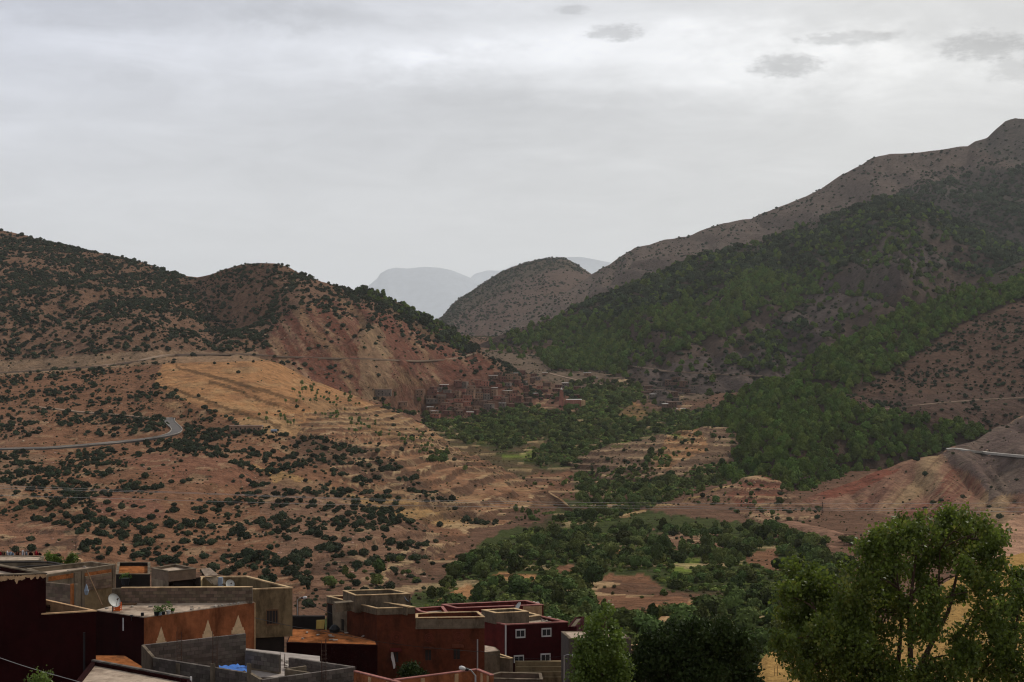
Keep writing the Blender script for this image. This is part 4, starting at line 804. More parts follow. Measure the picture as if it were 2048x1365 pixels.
def slab_on(mb, A, B, x0, y0, x1, y1, off, dep, m=0):
    """a thin slab on a wall plane, spanning a pixel rectangle; off is its back face, dep its thickness"""
    Pa, d, n = onwall(A, B, x0, y0); Pb, _, _ = onwall(A, B, x1, y1); Pb2 = Vector((Pb.x, Pb.y)); Pa2 = Vector((Pa.x, Pa.y)); zt = Pa.z; zb_ = Pb.z
    f = lambda q, o: (q+n*o)
    a0, b0 = f(Pa2, off), f(Pb2, off); a1, b1 = f(Pa2, off+dep), f(Pb2, off+dep)
    mb.hexa([(*a1, zb_), (*b1, zb_), (*b0, zb_), (*a0, zb_)], [(*a1, zt), (*b1, zt), (*b0, zt), (*a0, zt)], m=m)
def window(root, A, B, x0, y0, x1, y1, frame='white', fw=1.6, bars=1, label=None):
    mb = MB()
    for (a, b, c, d) in ((x0, y0, x1, y0+fw), (x0, y1-fw, x1, y1), (x0, y0+fw, x0+fw, y1-fw), (x1-fw, y0+fw, x1, y1-fw)): slab_on(mb, A, B, a, b, c, d, 0.0, 0.07)
    for k in range(bars):
        xm = x0+(x1-x0)*(k+1)/(bars+1); slab_on(mb, A, B, xm-.35, y0+fw, xm+.35, y1-fw, 0.02, 0.03)
    w = mb.build('window', M[frame], root)
    g = MB(); slab_on(g, A, B, x0+fw*.6, y0+fw*.6, x1-fw*.6, y1-fw*.6, 0.002, 0.012); g.build('pane', M['glass'], w)
    if label: w['label'] = label
    return w
def blocks(root, A, B, zt, zb_, m='block', bl=0.42, bh=0.21, th=0.18, cap=300, name='block', cnt=None, jag=0):
    A = Vector(A[:2]); B = Vector(B[:2]); L_ = (B-A).length; d = (B-A)/L_; n = Vector((d.y, -d.x)); ang = math.atan2(d.y, d.x)
    mb = MB(); c = (A+B)/2; mb.box((c.x, c.y, (zt+zb_)/2-0.01), (L_-.01, th-0.03, zt-zb_-0.02), ang); mb.build('mortar', M['mortar'], root)
    me = bpy.data.meshes.get('block_'+m)
    if me is None:
        b_ = MB(); b_.box((0,0,0), (bl-0.022, th, bh-0.022)); me = b_.mesh('block_'+m, M[m])
    rows = max(1, int(round((zt-zb_)/bh))); bhh = (zt-zb_)/rows; tot = 0; rest = MB()
    for r in range(rows):
        x = -bl/2 if r % 2 else 0.0
        while x < L_-0.02:
            x0, x1 = max(0, x), min(L_, x+bl); x += bl
            if x1-x0 < 0.05 or (jag and r == 0 and random.random() < jag): continue
            cc = A+d*((x0+x1)/2)+n*random.uniform(-.006, .006); z = zt-bhh*(r+.5)
            if cnt[0] < cap:
                o = link(name, me, root); o.location = (cc.x-root.location.x, cc.y-root.location.y, z-root.location.z); o.rotation_euler = (0, 0, ang+random.uniform(-.01, .01)); o.scale = ((x1-x0-.02)/(bl-.022), 1, (bhh-.02)/(bh-.022)); cnt[0] += 1
            else: rest.box((cc.x, cc.y, z), (x1-x0-.02, th, bhh-.02), ang)
    if rest.v: rest.build('block_course', M[m], root)['kind'] = 'stuff'
def dish(px, py, Y, r, az, label, ground=None, col='dishw'):
    c = Vector(PY(px, py, Y)); zb_ = ground if ground is not None else c.z-0.9
    o = empty('satellite_dish', (c.x, c.y, zb_), label, 'satellite dish', 'satellite dishes on the flat roofs')
    d = Vector((math.sin(az)*.85, -math.cos(az)*.85, .5)).normalized(); u = d.cross(Vector((0,0,1))).normalized(); v = u.cross(d)
    mb = MB(); n = 20; rings = [0, .35, .7, 1.0]; vs = []
    for side in (0, .03):
        for k, q in enumerate(rings):
            for j in range(n):
                a = 2*math.pi*j/n; p = c+(u*math.cos(a)+v*math.sin(a)*1.08)*r*q+d*(r*.22*q*q-side); vs.append(tuple(p))
    mb.v = vs
    for s_ in range(2):
        for k in range(3):
            for j in range(n):
                b0 = s_*4*n; f = (b0+k*n+j, b0+k*n+(j+1) % n, b0+(k+1)*n+(j+1) % n, b0+(k+1)*n+j); mb.f.append(f if s_ else f[::-1]); mb.m.append(0)
    for j in range(n): mb.f.append((3*n+j, 3*n+(j+1) % n, 7*n+(j+1) % n, 7*n+j)); mb.m.append(0)
    mb.build('reflector', M[col], o, True)
    mb = MB(); mb.tube([c-d*.03, c-d*.12, Vector((c.x, c.y, zb_))-d*.12], .03, 6); mb.build('mast', M['iron'], o)
    mb = MB(); e = c+d*r*.95; mb.tube([c-v*r, e-v*.06], .014, 5); mb.tube([e-v*.06-d*.06, e-v*.06+d*.06], .045, 8); mb.build('feed_arm', M['iron'], o)
    return o
def rebar(px, y0, y1, Y, n, label, w=.22, cage=True):
    a = Vector(PY(px, y1, Y)); b = Vector(PY(px, y0, Y)); o = empty('rebar_column', tuple(a), label, 'rebar', 'bare reinforcement columns')
    mb = MB()
    for i in range(n):
        q = Vector(((i % 2-.5)*w, (i//2-.5)*w, 0)); t = Vector((random.uniform(-.05, .05), random.uniform(-.05, .05), random.uniform(-.5, 0)*(b.z-a.z)*.3))
        mb.tube([a+q, b+q+t], .014, 4)
    mb.build('bar', M['iron'], o)
    if cage:
        mb = MB(); z = a.z+.1
        while z < b.z-.5:
            c = [Vector((a.x+sx*w*.55, a.y+sy*w*.55, z)) for sx, sy in ((-1,-1), (1,-1), (1,1), (-1,1), (-1,-1))]; mb.tube(c, .009, 4); z += .2
        if mb.v: mb.build('stirrup', M['iron'], o)
    return o
def root_at(pts, name, label, cat='house', group='flat-roofed houses in front'):
    c = sum((Vector(p[:2]) for p in pts), Vector((0, 0)))/len(pts); z = zg(c.y)-0.3
    return empty(name, (c.x, c.y, z), label, cat, group), z
def Ps(pts, h): return [P(x, y, h) for x, y in pts]

# 1 dark maroon house at the far left
h1 = -463.5/F*70; A = Ps([(-70,1152), (92,1146), (-12,1126.5), (-70,1114)], h1)
R1, zb = root_at(A, 'maroon_house', 'almost black maroon house with peeling ochre paint along its top, far left')
volume(R1, A, h1, zb, 'maroon', 'conc', 'slab', par=.28, th=.18)
h1b = -(1227-CY)/F*69.9; A2 = Ps([(84,1227.4), (192,1221), (92,1199), (84,1200)], h1b); volume(R1, A2, h1b, zb, 'maroon', 'cream', 'slab', par=1.3, th=.1)
mb = MB(); a1, a2 = A2[2], A2[1]; d_ = (Vector(a2)-Vector(a1)).normalized(); nn = Vector((d_.y, -d_.x, 0)); nn = nn if nn.y < 0 else -nn
q0, q1 = Vector(a1)+nn*.12, Vector(a2)-d_*.3+nn*.12; mb.quad(q0-Vector((0,0,1.25)), q1-Vector((0,0,1.25)), q1-Vector((0,0,.07)), q0-Vector((0,0,.07))); mb.build('inner_wall', M['cream'], R1)
mb = MB()
for k in range(16):                                       # flakes of ochre undercoat
    x0 = -2+k*5.9+random.uniform(-1, 1); w_ = random.uniform(3.5, 7); y0 = 1151.5-x0*.06+random.uniform(.5, 2.5); hh = random.uniform(5, 17) if k < 9 else random.uniform(3, 11)
    n_ = 11; ring = []
    for j in range(n_):
        t = 2*math.pi*j/n_; p_, _, nr = onwall(A[0], A[1], x0+w_*math.cos(t)*random.uniform(.7, 1.2), y0+hh/2+hh/2*math.sin(t)*random.uniform(.7, 1.2), 0.004+.0008*k)
        ring.append(tuple(p_))
    mb.quad(*ring)
mb.build('peeling_patch', M['cream'], R1)
mb = MB(); slab_on(mb, A2[0], A2[1], 166.5, 1265, 170.5, 1372, 0, .08); mb.build('drain_pipe', M['black'], R1)
g = MB()
for k in range(5): slab_on(g, a1, a2, 94+k*2.4, 1209, 95+k*2.4, 1222, .14, .02)
slab_on(g, a1, a2, 93, 1213, 106, 1214, .14, .02); g.build('window_grille', M['dkred'], R1)

# 2 terrace house with the orange wall and three cream spires
h2 = -(1236-CY)/F*86; T = Ps([(192,1222), (288,1236), (510,1205.5), (243,1208.6)], h2)
R2, zb = root_at(T, 'orange_wall_house', 'terrace house, orange wall with three cream spire motifs and dark maroon side')
mb = MB(); Tp = ccw([t[:2] for t in T]); k0 = [i for i in range(4) if (abs(Tp[i][0]-T[0][0]) < 1e-6 and abs(Tp[(i+1) % 4][0]-T[1][0]) < 1e-6) or (abs(Tp[i][0]-T[1][0]) < 1e-6 and abs(Tp[(i+1) % 4][0]-T[0][0]) < 1e-6)][0]
for i in range(4):
    a, b = Tp[i], Tp[(i+1) % 4]; mb.quad((*a, zb), (*b, zb), (*b, h2), (*a, h2), m=1 if i == k0 else 0)
mb.build('wall', [M['orange'], M['maroon']], R2); mb = MB(); mb.hexa([(*p, h2+.002) for p in Tp], [(*p, h2+.06) for p in inset(Tp, .02)]); mb.build('roof', M['slab'], R2)
for (x0, x1, yt, yb, lb) in ((312,333,1253,1289,'leftmost cream spire motif'), (405,427,1239,1276,'middle cream spire motif'), (463,490,1230,1268,'right cream spire motif')):
    xm = (x0+x1)/2; w_ = (x1-x0)/2
    pts = [(x0,yb), (x0,yb-7), (x0+2.5,yb-7), (x0+2.5,yb-13), (xm-w_*.62,yb-13), (xm-w_*.45,yb-20), (xm,yt), (xm+w_*.45,yb-20), (xm+w_*.62,yb-13), (x1-2.5,yb-13), (x1-2.5,yb-7), (x1,yb-7), (x1,yb)]
    f_ = [onwall(T[1], T[2], x, y, .03)[0] for x, y in pts]; b_ = [onwall(T[1], T[2], x, y, 0)[0] for x, y in pts]; mb = MB(); mb.quad(*f_)
    for i in range(len(pts)): mb.quad(f_[i], f_[(i+1) % len(pts)], b_[(i+1) % len(pts)], b_[i])
    mb.build('spire_motif', M['spire'], R2)['label'] = lb
mb = MB(); slab_on(mb, T[1], T[2], 508.3, 1206, 510.3, 1325, 0, .05); mb.build('corner_strip', M['cream'], R2)
mb = MB(); slab_on(mb, T[0], T[1], 245.5, 1236, 247.3, 1262, 0, .006); mb.build('white_stain', M['cloth_w'], R2)
cn_ = [0]; wa, wb = Vector(P(229,1209,h2)), Vector(P(243,1208.6,h2)); blocks(R2, wb, P(505,1207.0,h2), h2+1.02, h2, 'brick', .45, .205, cap=230, cnt=cn_)
mb = MB(); pb = Vector(P(505,1207.0,h2)); mb.box(((wb.x+pb.x)/2, (wb.y+pb.y)/2, h2+1.05), ((pb-wb).length, .24, .05), math.atan2(pb.y-wb.y, pb.x-wb.x)); mb.build('coping', M['coping'], R2)
mb = MB(); cc = (wa+wb)/2; mb.box((cc.x, cc.y, h2+.5), ((wb-wa).length+.3, .16, 1.05), math.atan2(wb.y-wa.y, wb.x-wa.x)); mb.build('parapet_end', M['conc'], R2)

# 3 unfinished brown house behind with its pale slab roof
h3 = -(1129-CY)/F*95; A = Ps([(91,1150), (230,1129), (183,1123), (54,1137)], h3)
R3, zb = root_at(A, 'unfinished_brown_house', 'unfinished brown block house with pale slab roof, behind the maroon house')
volume(R3, A, h3, zb, 'plaster', 'conc', 'slab', par=.3, th=.2, capt=.1)
FA, FB = A[0], A[1]
mb = MB(); slab_on(mb, FA, FB, 92, 1150.5, 229.5, 1156 if False else 1136, 0, .01) if False else None
for (x0, x1, y0, y1) in ((148,154,1146,1216), (163,168,1143,1218), (224,230,1131,1190)): mb = MB(); slab_on(mb, FA, FB, x0, y0, x1, y1, .0, .07); mb.build('concrete_column', M['conc'], R3)
mb = MB(); ay = lambda x: 1150-(x-91)*.151
for (x0, x1, d0, d1) in ((97,147,5,14), (169,223,8,16)):
    pts = [(x0, ay(x0)+d0), (x1, ay(x1)+d0), (x1, ay(x1)+d1), (x0, ay(x0)+d1)]; f_ = [onwall(FA, FB, x, y, .05)[0] for x, y in pts]; b_ = [onwall(FA, FB, x, y, 0)[0] for x, y in pts]; mb.hexa([f_[3], f_[2], b_[2], b_[3]], [f_[0], f_[1], b_[1], b_[0]])
mb.build('orange_brick_band', M['rubble'], R3)
mb = MB(); slab_on(mb, FA, FB, 169, 1172, 224, 1216, 0, .03); mb.build('smooth_plaster_panel', M['beige'], R3)
cn_ = [0]; p_, _, n_ = onwall(FA, FB, 170, 1152, .06); q_ = onwall(FA, FB, 222, 1145, .06)[0]; blocks(R3, p_, q_, q_.z, p_.z-1.0, 'brick', .40, .2, .1, cap=60, cnt=cn_)
LW = [PY(92,1162,87.5), PY(152,1170,86.5)]; R3b, z_ = root_at(LW, 'block_yard_wall', 'low brown block wall between the maroon house and the leaning pole', 'wall', None)
cn_ = [0]; zt = LW[1][2]; blocks(R3b, LW[0], LW[1], zt, zt-1.5, 'brick', .40, .2, .18, cap=90, cnt=cn_)
mb = MB(); mb.box(((LW[0][0]+LW[1][0])/2, 87, (zt-1.5+z_)/2), (1.7, .2, zt-1.5-z_), math.atan2(LW[1][1]-LW[0][1], LW[1][0]-LW[0][0])); mb.build('footing', M['conc'], R3b)
for x0 in (143, 151): 
    mb = MB(); c_ = Vector(PY(x0+2, 1170, 86.3)); mb.box((c_.x, c_.y, (c_.z+z_)/2), (.16, .2, c_.z-z_+.1), -.6); mb.build('concrete_post', M['rubble' if x0 == 143 else 'conc'], R3b)
o = empty('leaning_pole', tuple(PY(205,1212,88)), 'long dark pole leaning on the brown unfinished house above the terrace', 'pole'); mb = MB(); mb.tube([PY(205,1212,88), PY(174,1142,90.3)], .045, 6); mb.build('shaft', M['wood'], o)
mb = MB(); c_ = Vector(PY(173,1182,89.2)); mb.tube([c_+Vector((0,0,.42)), c_+Vector((0,0,.3)), c_, c_-Vector((0,0,.25))], [.02, .06, .15, .09], 9); tag(mb.build('hanging_bag', M['cloth_b']), 'pale grey bag hanging on the wall of the unfinished brown house', 'bag')

# 4 olive beige house with tower room
h5 = -(1175-CY)/F*105; A = Ps([(377,1183), (585,1175), (495,1152), (402,1153)], h5)
R5, zb = root_at(A, 'beige_house', 'olive beige house with one barred window, deep parapet roof and block roof room')
zov = onwall(A[0], A[1], 583, 1273)[0].z
volume(R5, A, h5, zov, 'beige', 'coping', 'conc', par=1.25, th=.18, capt=.09)
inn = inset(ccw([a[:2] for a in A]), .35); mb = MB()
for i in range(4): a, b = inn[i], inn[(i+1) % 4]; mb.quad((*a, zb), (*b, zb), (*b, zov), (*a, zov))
mb.build('ground_floor_wall', M['nearblack'], R5); mb = MB(); mb.quad(*[(*a[:2], zov) for a in ccw([a[:2] for a in A])]); mb.build('overhang', M['conc'], R5)  # ground floor below the overhang is near black
window(R5, A[0], A[1], 532, 1219, 557, 1250, 'wood', 1.8, 3, 'barred brown window')
ht = h5+1.05; Bt = [PY(303,1131,104), PY(337,1144,101.5), PY(393,1138,104), PY(360,1126,107)]; ht = Bt[1][2]; Bt = [P(303,1136,ht), P(337,1143,ht), P(392,1137,ht), P(352,1128,ht)]
volume(R5, Bt[:], ht, ht-.75, 'brick', 'conc', 'slab', par=.18, th=.16, names=('tower_band', 'tower_coping', 'tower_roof'))
mb = MB(); a, b, c, d = [Vector(q) for q in Bt]; dn = lambda q, z: (q.x, q.y, z)
mb.quad(dn(a, zb), dn(b, zb), dn(b, ht-.75), dn(a, ht-.75)); mb.quad(dn(d, zb), dn(a, zb), dn(a, ht-.75), dn(d, ht-.75)); mb.build('tower_wall', M['plaster'], R5)
mb = MB(); k_ = Vector((.2, .7, 0)); mb.quad(dn(b+k_, h5-1.4), dn(c+k_, h5-1.4), dn(c+k_, ht-.75), dn(b+k_, ht-.75)); mb.quad(dn(c, h5-1.3), dn(d, h5-1.3), dn(d, ht-.75), dn(c, ht-.75)); mb.build('recess_wall', M['nearblack'], R5)  # near-black recess walls: shade of the open room put into the colour
mb = MB(); p0, p1 = Vector(P(337,1164,h5+.35)), Vector(P(380,1180,h5-.1)); mb.hexa([(p0.x, p0.y, zb), (p1.x, p1.y, zb), (p1.x, p1.y+.18, zb), (p0.x, p0.y+.18, zb)], [tuple(p0), tuple(p1), (p1.x, p1.y+.18, p1.z), (p0.x, p0.y+.18, p0.z)]); mb.build('side_wall', M['plaster'], R5)
mb = MB(); mb.hexa([(p0.x-.04, p0.y-.04, p0.z+.003), (p1.x, p1.y-.04, p1.z+.003), (p1.x, p1.y+.2, p1.z+.003), (p0.x-.04, p0.y+.2, p0.z+.003)], [(p0.x-.04, p0.y-.04, p0.z+.08), (p1.x, p1.y-.04, p1.z+.08), (p1.x, p1.y+.2, p1.z+.08), (p0.x-.04, p0.y+.2, p0.z+.08)]); mb.build('side_coping', M['coping'], R5)
for k, (pts, mm, lb) in enumerate([([(402,1138), (420,1136), (437,1150), (410,1152)], 'slab', 'pale broken roofing sheet against the roof room of the beige house'), ([(409,1155), (432,1152), (448,1162), (424,1168)], 'plaster', 'tilted beige panel lying on the roof of the beige house'), ([(420,1160), (447,1156), (452,1168), (428,1170)], 'conc', 'grey board under the tilted panel on the beige house roof')]):
    mb = MB(); Yq = (105.5, 105.8, 105.2)[k]; top = [Vector(PY(x, y, Yq+(1160-y)*.05)) for x, y in pts]; mb.hexa([tuple(t-Vector((0,0,.06))) for t in top[::-1]], [tuple(t) for t in top[::-1]]); tag(mb.build('roof_sheet', M[mm]), lb, 'roof sheet')
dish(460, 1169, 104.7, .33, .5, 'white satellite dish on the beige house, right of the tilted panels', h5-1.2)
mb = MB(); c_ = Vector(PY(441,1163,104.9)); mb.tube([c_-Vector((0,0,.35)), c_+Vector((0,0,.3))], [.22, .16], 9); tag(mb.build('water_can', M['cloth_b']), 'small blue grey container beside the white dish on the beige house', 'container')
# dark low wall and yard left of it
DW = [PY(232,1148,112), PY(300,1147,112), PY(300,1139,118), PY(236,1139,118)]; Rd, z_ = root_at(DW, 'dark_low_building', 'dark flat building between the brown house and the beige roof room', 'building')
volume(Rd, DW, DW[0][2], z_, 'nearblack', 'conc', 'rubble', par=.3, th=.15)

# 5 grey unfinished block house, roofless
h4 = -16.5; W_ = {k: P(x, y, h4) for k, (x, y) in dict(a=(286,1290), b=(491,1267), c=(308,1315), d=(501,1346), e=(523,1359), f=(709,1333.7), g=(492,1300), i=(560,1310), j=(579,1314.7)).items()}
R4, zb = root_at([W_['a'], W_['b'], W_['d'], W_['f']], 'grey_block_house', 'roofless grey concrete block house under construction, with a blue tarpaulin inside')
cn_ = [0]
blocks(R4, W_['a'], W_['b'], h4, h4-1.9, cnt=cn_, bl=.44, bh=.215, cap=300)
blocks(R4, W_['c'], W_['d'], h4, h4-1.3, cnt=cn_, bl=.44, bh=.215)
blocks(R4, W_['e'], W_['f'], h4, h4-.9, cnt=cn_, bl=.44, bh=.215); blocks(R4, W_['g'], W_['i'], h4, h4-.9, cnt=cn_, bl=.44, bh=.215); blocks(R4, W_['j'], W_['f'], h4, h4-.8, cnt=cn_, bl=.44, bh=.215)
mb = MB()
for (p, q, zt) in ((W_['a'], W_['b'], h4-1.9), (W_['c'], W_['d'], h4-1.3), (W_['e'], W_['f'], h4-.9), (W_['g'], W_['i'], h4-.9), (W_['j'], W_['f'], h4-.8), (W_['a'], W_['c'], h4), (W_['d'], W_['e'], h4)):
    p = Vector(p); q = Vector(q); c_ = (p+q)/2; mb.box((c_.x, c_.y, (zt+zb)/2), ((q-p).length-.02, .17, zt-zb), math.atan2(q.y-p.y, q.x-p.x))
mb.build('wall', M['conc'], R4)
mb = MB()
for (p, q, a, b) in ((W_['c'], W_['d'], 355, 363), (W_['c'], W_['d'], 424, 433), (W_['c'], W_['d'], 497, 505), (W_['a'], W_['b'], 284, 292)): mb = MB(); slab_on(mb, p, q, a, 1300 if a == 284 else 1326, b, 1372, .085, .04); mb.build('concrete_column', M['conc'], R4)
fl = h4-1.95; mb = MB(); mb.quad((W_['a'][0], W_['a'][1], fl), (W_['c'][0], W_['c'][1], fl), (W_['d'][0], W_['d'][1], fl), (W_['e'][0], W_['e'][1], fl), (W_['f'][0], W_['f'][1], fl), (W_['j'][0], W_['j'][1], fl), (W_['i'][0], W_['i'][1], fl), (W_['b'][0], W_['b'][1], fl)); mb.build('floor', M['rubble'], R4)
fp = [PY(x, y, Y) for x, y, Y in ((490,1303,81),(640,1318,79),(640,1352,74),(505,1345,74))]; mb = MB(); mb.quad(*[(p[0], p[1], h4-1.0) for p in fp][::-1]); mb.build('inner_slab', M['stone'], R4)
pa, pb = P(571,1338,h4), P(612,1332,h4); pc = P(618,1345,h4); mb = MB()
for (p, q) in ((pa, pb), (pa, pc)): p = Vector(p); q = Vector(q); c_ = (p+q)/2; mb.box((c_.x, c_.y, h4-.45), ((q-p).length, .15, .9), math.atan2(q.y-p.y, q.x-p.x))
mb.build('partition', M['conc'], R4)
tp = MB(); gx, gy = 12, 5; base = len(tp.v)
for j in range(gy+1):
    for i in range(gx+1):
        x = 438+56*i/gx; y = 1330+12*j/gy+random.uniform(-1, 1); Yq = 76.5-2.4*j/gy; q = Vector(PY(x, y, Yq)); q.z += random.uniform(-.08, .1); tp.v.append(tuple(q))
for j in range(gy):
    for i in range(gx): k = j*(gx+1)+i; tp.f.append((k, k+1, k+gx+2, k+gx+1)); tp.m.append(0)
tag(tp.build('tarpaulin', M['blue'], None, True), 'crumpled blue tarpaulin lying inside the grey block house', 'tarpaulin')
for k in range(26):
    x = random.uniform(500, 630); y = random.uniform(1318, 1340); Yq = 78-(y-1318)*.12; c_ = PY(x, y, Yq); mb = MB(); mb.box((0,0,0), (random.uniform(.15, .4), random.uniform(.15, .3), random.uniform(.08, .2)), random.random()*3)
    if k == 0: rb0 = mb.mesh('rubble_block', M['stone']); 
    o = link('rubble_block', rb0); o.location = (c_[0], c_[1], h4-.93+random.uniform(0, .1)); o.rotation_euler = (random.uniform(-.3, .3), random.uniform(-.3, .3), random.random()*3); s_ = random.uniform(.5, 1.2); o.scale = (s_, s_, s_)
    tag(o, 'broken pale block lying on the floor of the roofless grey block house', 'rubble', 'broken blocks inside the grey house')
for (x, y0, y1, Y, n, lb) in ((359,1254,1330,73.8,4,'rusty rebar cage rising from the front block wall, leftmost'), (429.5,1264,1335,72,4,'rusty rebar cage rising before the middle spire motif'), (648,1276,1362,70.8,4,'tallest rusty rebar cage at the right part of the grey block house'), (565,1304,1342,76,4,'short dark rebar by the opening of the inner grey wall'), (226,1333,1352,69,4,'short rebar bundle on the pale roof at the bottom left'), (1668/1.0-117,1330,1368,70,2,'two thin rods at the edge of the dry grass slope')):
    rebar(x, y0, y1, Y, n, lb, .2 if n == 4 else .12, n == 4 and y1-y0 > 30)
# 6 pale roof with block kerb at the bottom left
h6 = -(1356-CY)/F*66; A = [P(185,1319,h6), P(382,1356,h6), PY(395,1420,62), PY(120,1400,62)]; A = [A[0], A[1], (A[2][0], A[2][1], h6), (A[3][0], A[3][1], h6)]
R6, zb = root_at(A, 'pale_roof_house', 'low house at the bottom left, pale beige roof with a block kerb')
volume(R6, A, h6, zb, 'maroon', None, 'slab', par=.22, th=.2); cn_ = [0]; kb_ = inset(ccw([a[:2] for a in A]), .1); blocks(R6, Vector(P(186,1319.6,h6)), Vector(P(381,1356,h6)), h6+.02, h6-.2, cnt=cn_, bl=.42, bh=.22, cap=60)
o = empty('white_pipe', tuple(PY(382,1372,65.8)), 'short white pipe at the corner of the pale roof, bottom left', 'pipe'); mb = MB(); mb.tube([PY(382,1372,65.8), PY(382,1354,65.8)], .05, 8); mb.build('tube', M['white'], o)
mb = MB(); n_ = 14; c0 = Vector(PY(236,1324,76))
for i in range(n_):
    t0, t1 = i/n_, (i+1)/n_
pts_ = [(192,1311), (250,1312), (284,1333), (284,1342), (192,1322)]; tpv = [PY(x, y, 77-(y-1311)*.12) for x, y in pts_]; mb.quad(*[Vector(p) for p in tpv][::-1]); mb.quad(*[Vector(p)-Vector((0,0,.6)) for p in tpv]); tag(mb.build('rubble_heap', M['rubble']), kind='stuff'); bpy.data.objects['rubble_heap']['label'] = 'orange earth and rubble below the dark maroon terrace wall'

# 7 brown orange house in the middle
h7 = -(1216-CY)/F*115; fc = P(753.6,1216,h7); lc = P(653.4,1191.5,h7); rc = P(814,1214,h7); bk = (lc[0]+rc[0]-fc[0], lc[1]+rc[1]-fc[1], h7)
rc2 = P(831,1213.5,h7)
R7, zb = root_at([fc, lc, rc, bk], 'brown_orange_house', 'brown orange house with three shaded windows, round red motifs and stepped roof parapets')
volume(R7, [fc, lc, bk, rc2], h7-.02, zb, 'rust', 'coping', 'conc', par=.75, th=.16)
mb = MB()
for (p, q, xa, xb) in ((lc, fc, 653.6, 753.2), (fc, rc2, 754, 830)):
    def bandy(x, off, p=p, q=q):
        f = (x-653.4)/100.2; top = 1191.5+24.5*f if p is lc else 1216-(x-753.6)*.034
        return top+off
    for (o0, o1, dd) in ((2.0, 12.5, .03), (12.5, 14.5, .09)):
        pts = [(xa, bandy(xa, o0)), (xb, bandy(xb, o0)), (xb, bandy(xb, o1)), (xa, bandy(xa, o1))]; f_ = [onwall(p, q, x, y, dd)[0] for x, y in pts]; b_ = [onwall(p, q, x, y, 0.002)[0] for x, y in pts]; mb.hexa([f_[3], f_[2], b_[2], b_[3]], [f_[0], f_[1], b_[1], b_[0]])
mb.build('cornice', M['conc'], R7)
mb = MB(); pts = [(654.5,1208), (694,1218), (694,1266), (654.5,1256)]; f_ = [onwall(lc, fc, x, y, .02)[0] for x, y in pts]; b_ = [onwall(lc, fc, x, y, 0)[0] for x, y in pts]; mb.hexa([f_[3], f_[2], b_[2], b_[3]], [f_[0], f_[1], b_[1], b_[0]]); mb.build('grey_plaster_panel', M['plaster'], R7)
mb = MB(); pts = [(655,1208), (664,1210), (666,1258), (655,1256)]; f_ = [onwall(lc, fc, x, y, .026)[0] for x, y in pts]; mb.quad(*f_[::-1]); mb.build('dark_strip', M['nearblack'], R7)  # near-black strip down the left end of the plaster panel
mb = MB(); slab_on(mb, lc, fc, 683.5, 1238, 689, 1262, .021, .02); mb.build('door', M['nearblack'], R7)
TA = P(831,1235.5,-22.46); TB = P(969,1233.7,-22.46); TC = P(871,1226,-22.46); TD = P(832,1227,-22.46); tb_ = (TB[0]-.6, TB[1]+2.4, -22.46)
volume(R7, [TA, TB, tb_, (TC[0], TC[1]+.3, 0), TD], -22.46, zb, 'rust', 'coping', 'slab', par=.72, th=.16, names=('terrace_wall', 'terrace_coping', 'terrace_roof'))
mb = MB(); slab_on(mb, TA, TB, 832, 1239, 968.5, 1253, .0, .03); slab_on(mb, TA, TB, 831, 1254, 969, 1256.5, 0, .09)
for x in (831.5, 871, 922, 965): slab_on(mb, TA, TB, x, 1236.5, x+4, 1253.5, .03, .04)
mb.build('terrace_cornice', M['conc'], R7)
hp = h7+.75; vol = Ps([(686,1181), (711,1190.6), (821,1187), (781.7,1178)], hp); volume(R7, vol, hp, h7-.7, 'conc', 'coping', 'beige', par=.35, th=.16, names=('penthouse_wall', 'penthouse_coping', 'penthouse_roof'))
hq = h7+.12; vol = Ps([(747.4,1199.4), (753,1201.5), (812,1214.5), (828,1199), (810.7,1197.7)], hq); q_ = [P(747.4,1199.4,hq), P(810.7,1197.7,hq), P(814,1212.6,hq)]
mb = MB(); mc = MB()
for p, q in ((q_[0], q_[1]), (q_[0], q_[2])):
    p = Vector(p); q = Vector(q); c_ = (p+q)/2; an = math.atan2(q.y-p.y, q.x-p.x); mb.box((c_.x, c_.y, hq-.4), ((q-p).length, .15, .68), an); mc.box((c_.x, c_.y, hq-.03), ((q-p).length+.1, .22, .05), an)
mb.build('roof_partition', M['conc'], R7); mc.build('partition_coping', M['coping'], R7)
mb = MB(); c_ = Vector(P(690,1191,hp)); mb.box((c_.x, c_.y-1, h7+.05), (1.5, .8, .7), .4); mb.build('chimney_block', M['conc'], R7)
for (x0, y0, x1, y1, ax0, ax1, ay0, A_, B_) in ((785,1303,797.5,1326,779,804,1296.5,fc,rc2), (849.5,1299,863.5,1322,847,871,1291.5,TA,TB), (906,1297,921,1320,903,928.5,1289,TA,TB)):
    w = window(R7, A_, B_, x0, y0, x1, y1, 'rust', 1.2, 1); mb = MB()
    a_ = [onwall(A_, B_, ax0+2, ay0, .01)[0], onwall(A_, B_, ax1-2, ay0, .01)[0], onwall(A_, B_, ax1, ay0+6.5, .55)[0], onwall(A_, B_, ax0, ay0+6.5, .55)[0]]
    mb.hexa([q-Vector((0,0,.06)) for q in a_][::-1], a_[::-1]); mb.build('awning', M['red' if x0 < 800 else 'rust'], w)
for (x, y, r) in ((793,1275,12), (858,1276,9), (917,1274,10)):
    mb = MB(); A_, B_ = (fc, rc2) if x < 800 else (TA, TB)
    for (ra, rb_) in ((r, r-1.6), (r*.62, r*.62-1.3), (r*.2, 0.01)):
        for j in range(20):
            t0, t1 = 2*math.pi*j/20, 2*math.pi*(j+1)/20
            mb.quad(*[onwall(A_, B_, x+rr*math.cos(t), y+rr*math.sin(t), .012)[0] for rr, t in ((ra, t0), (ra, t1), (rb_, t1), (rb_, t0))])
    mb.build('round_motif', M['motif'], R7)
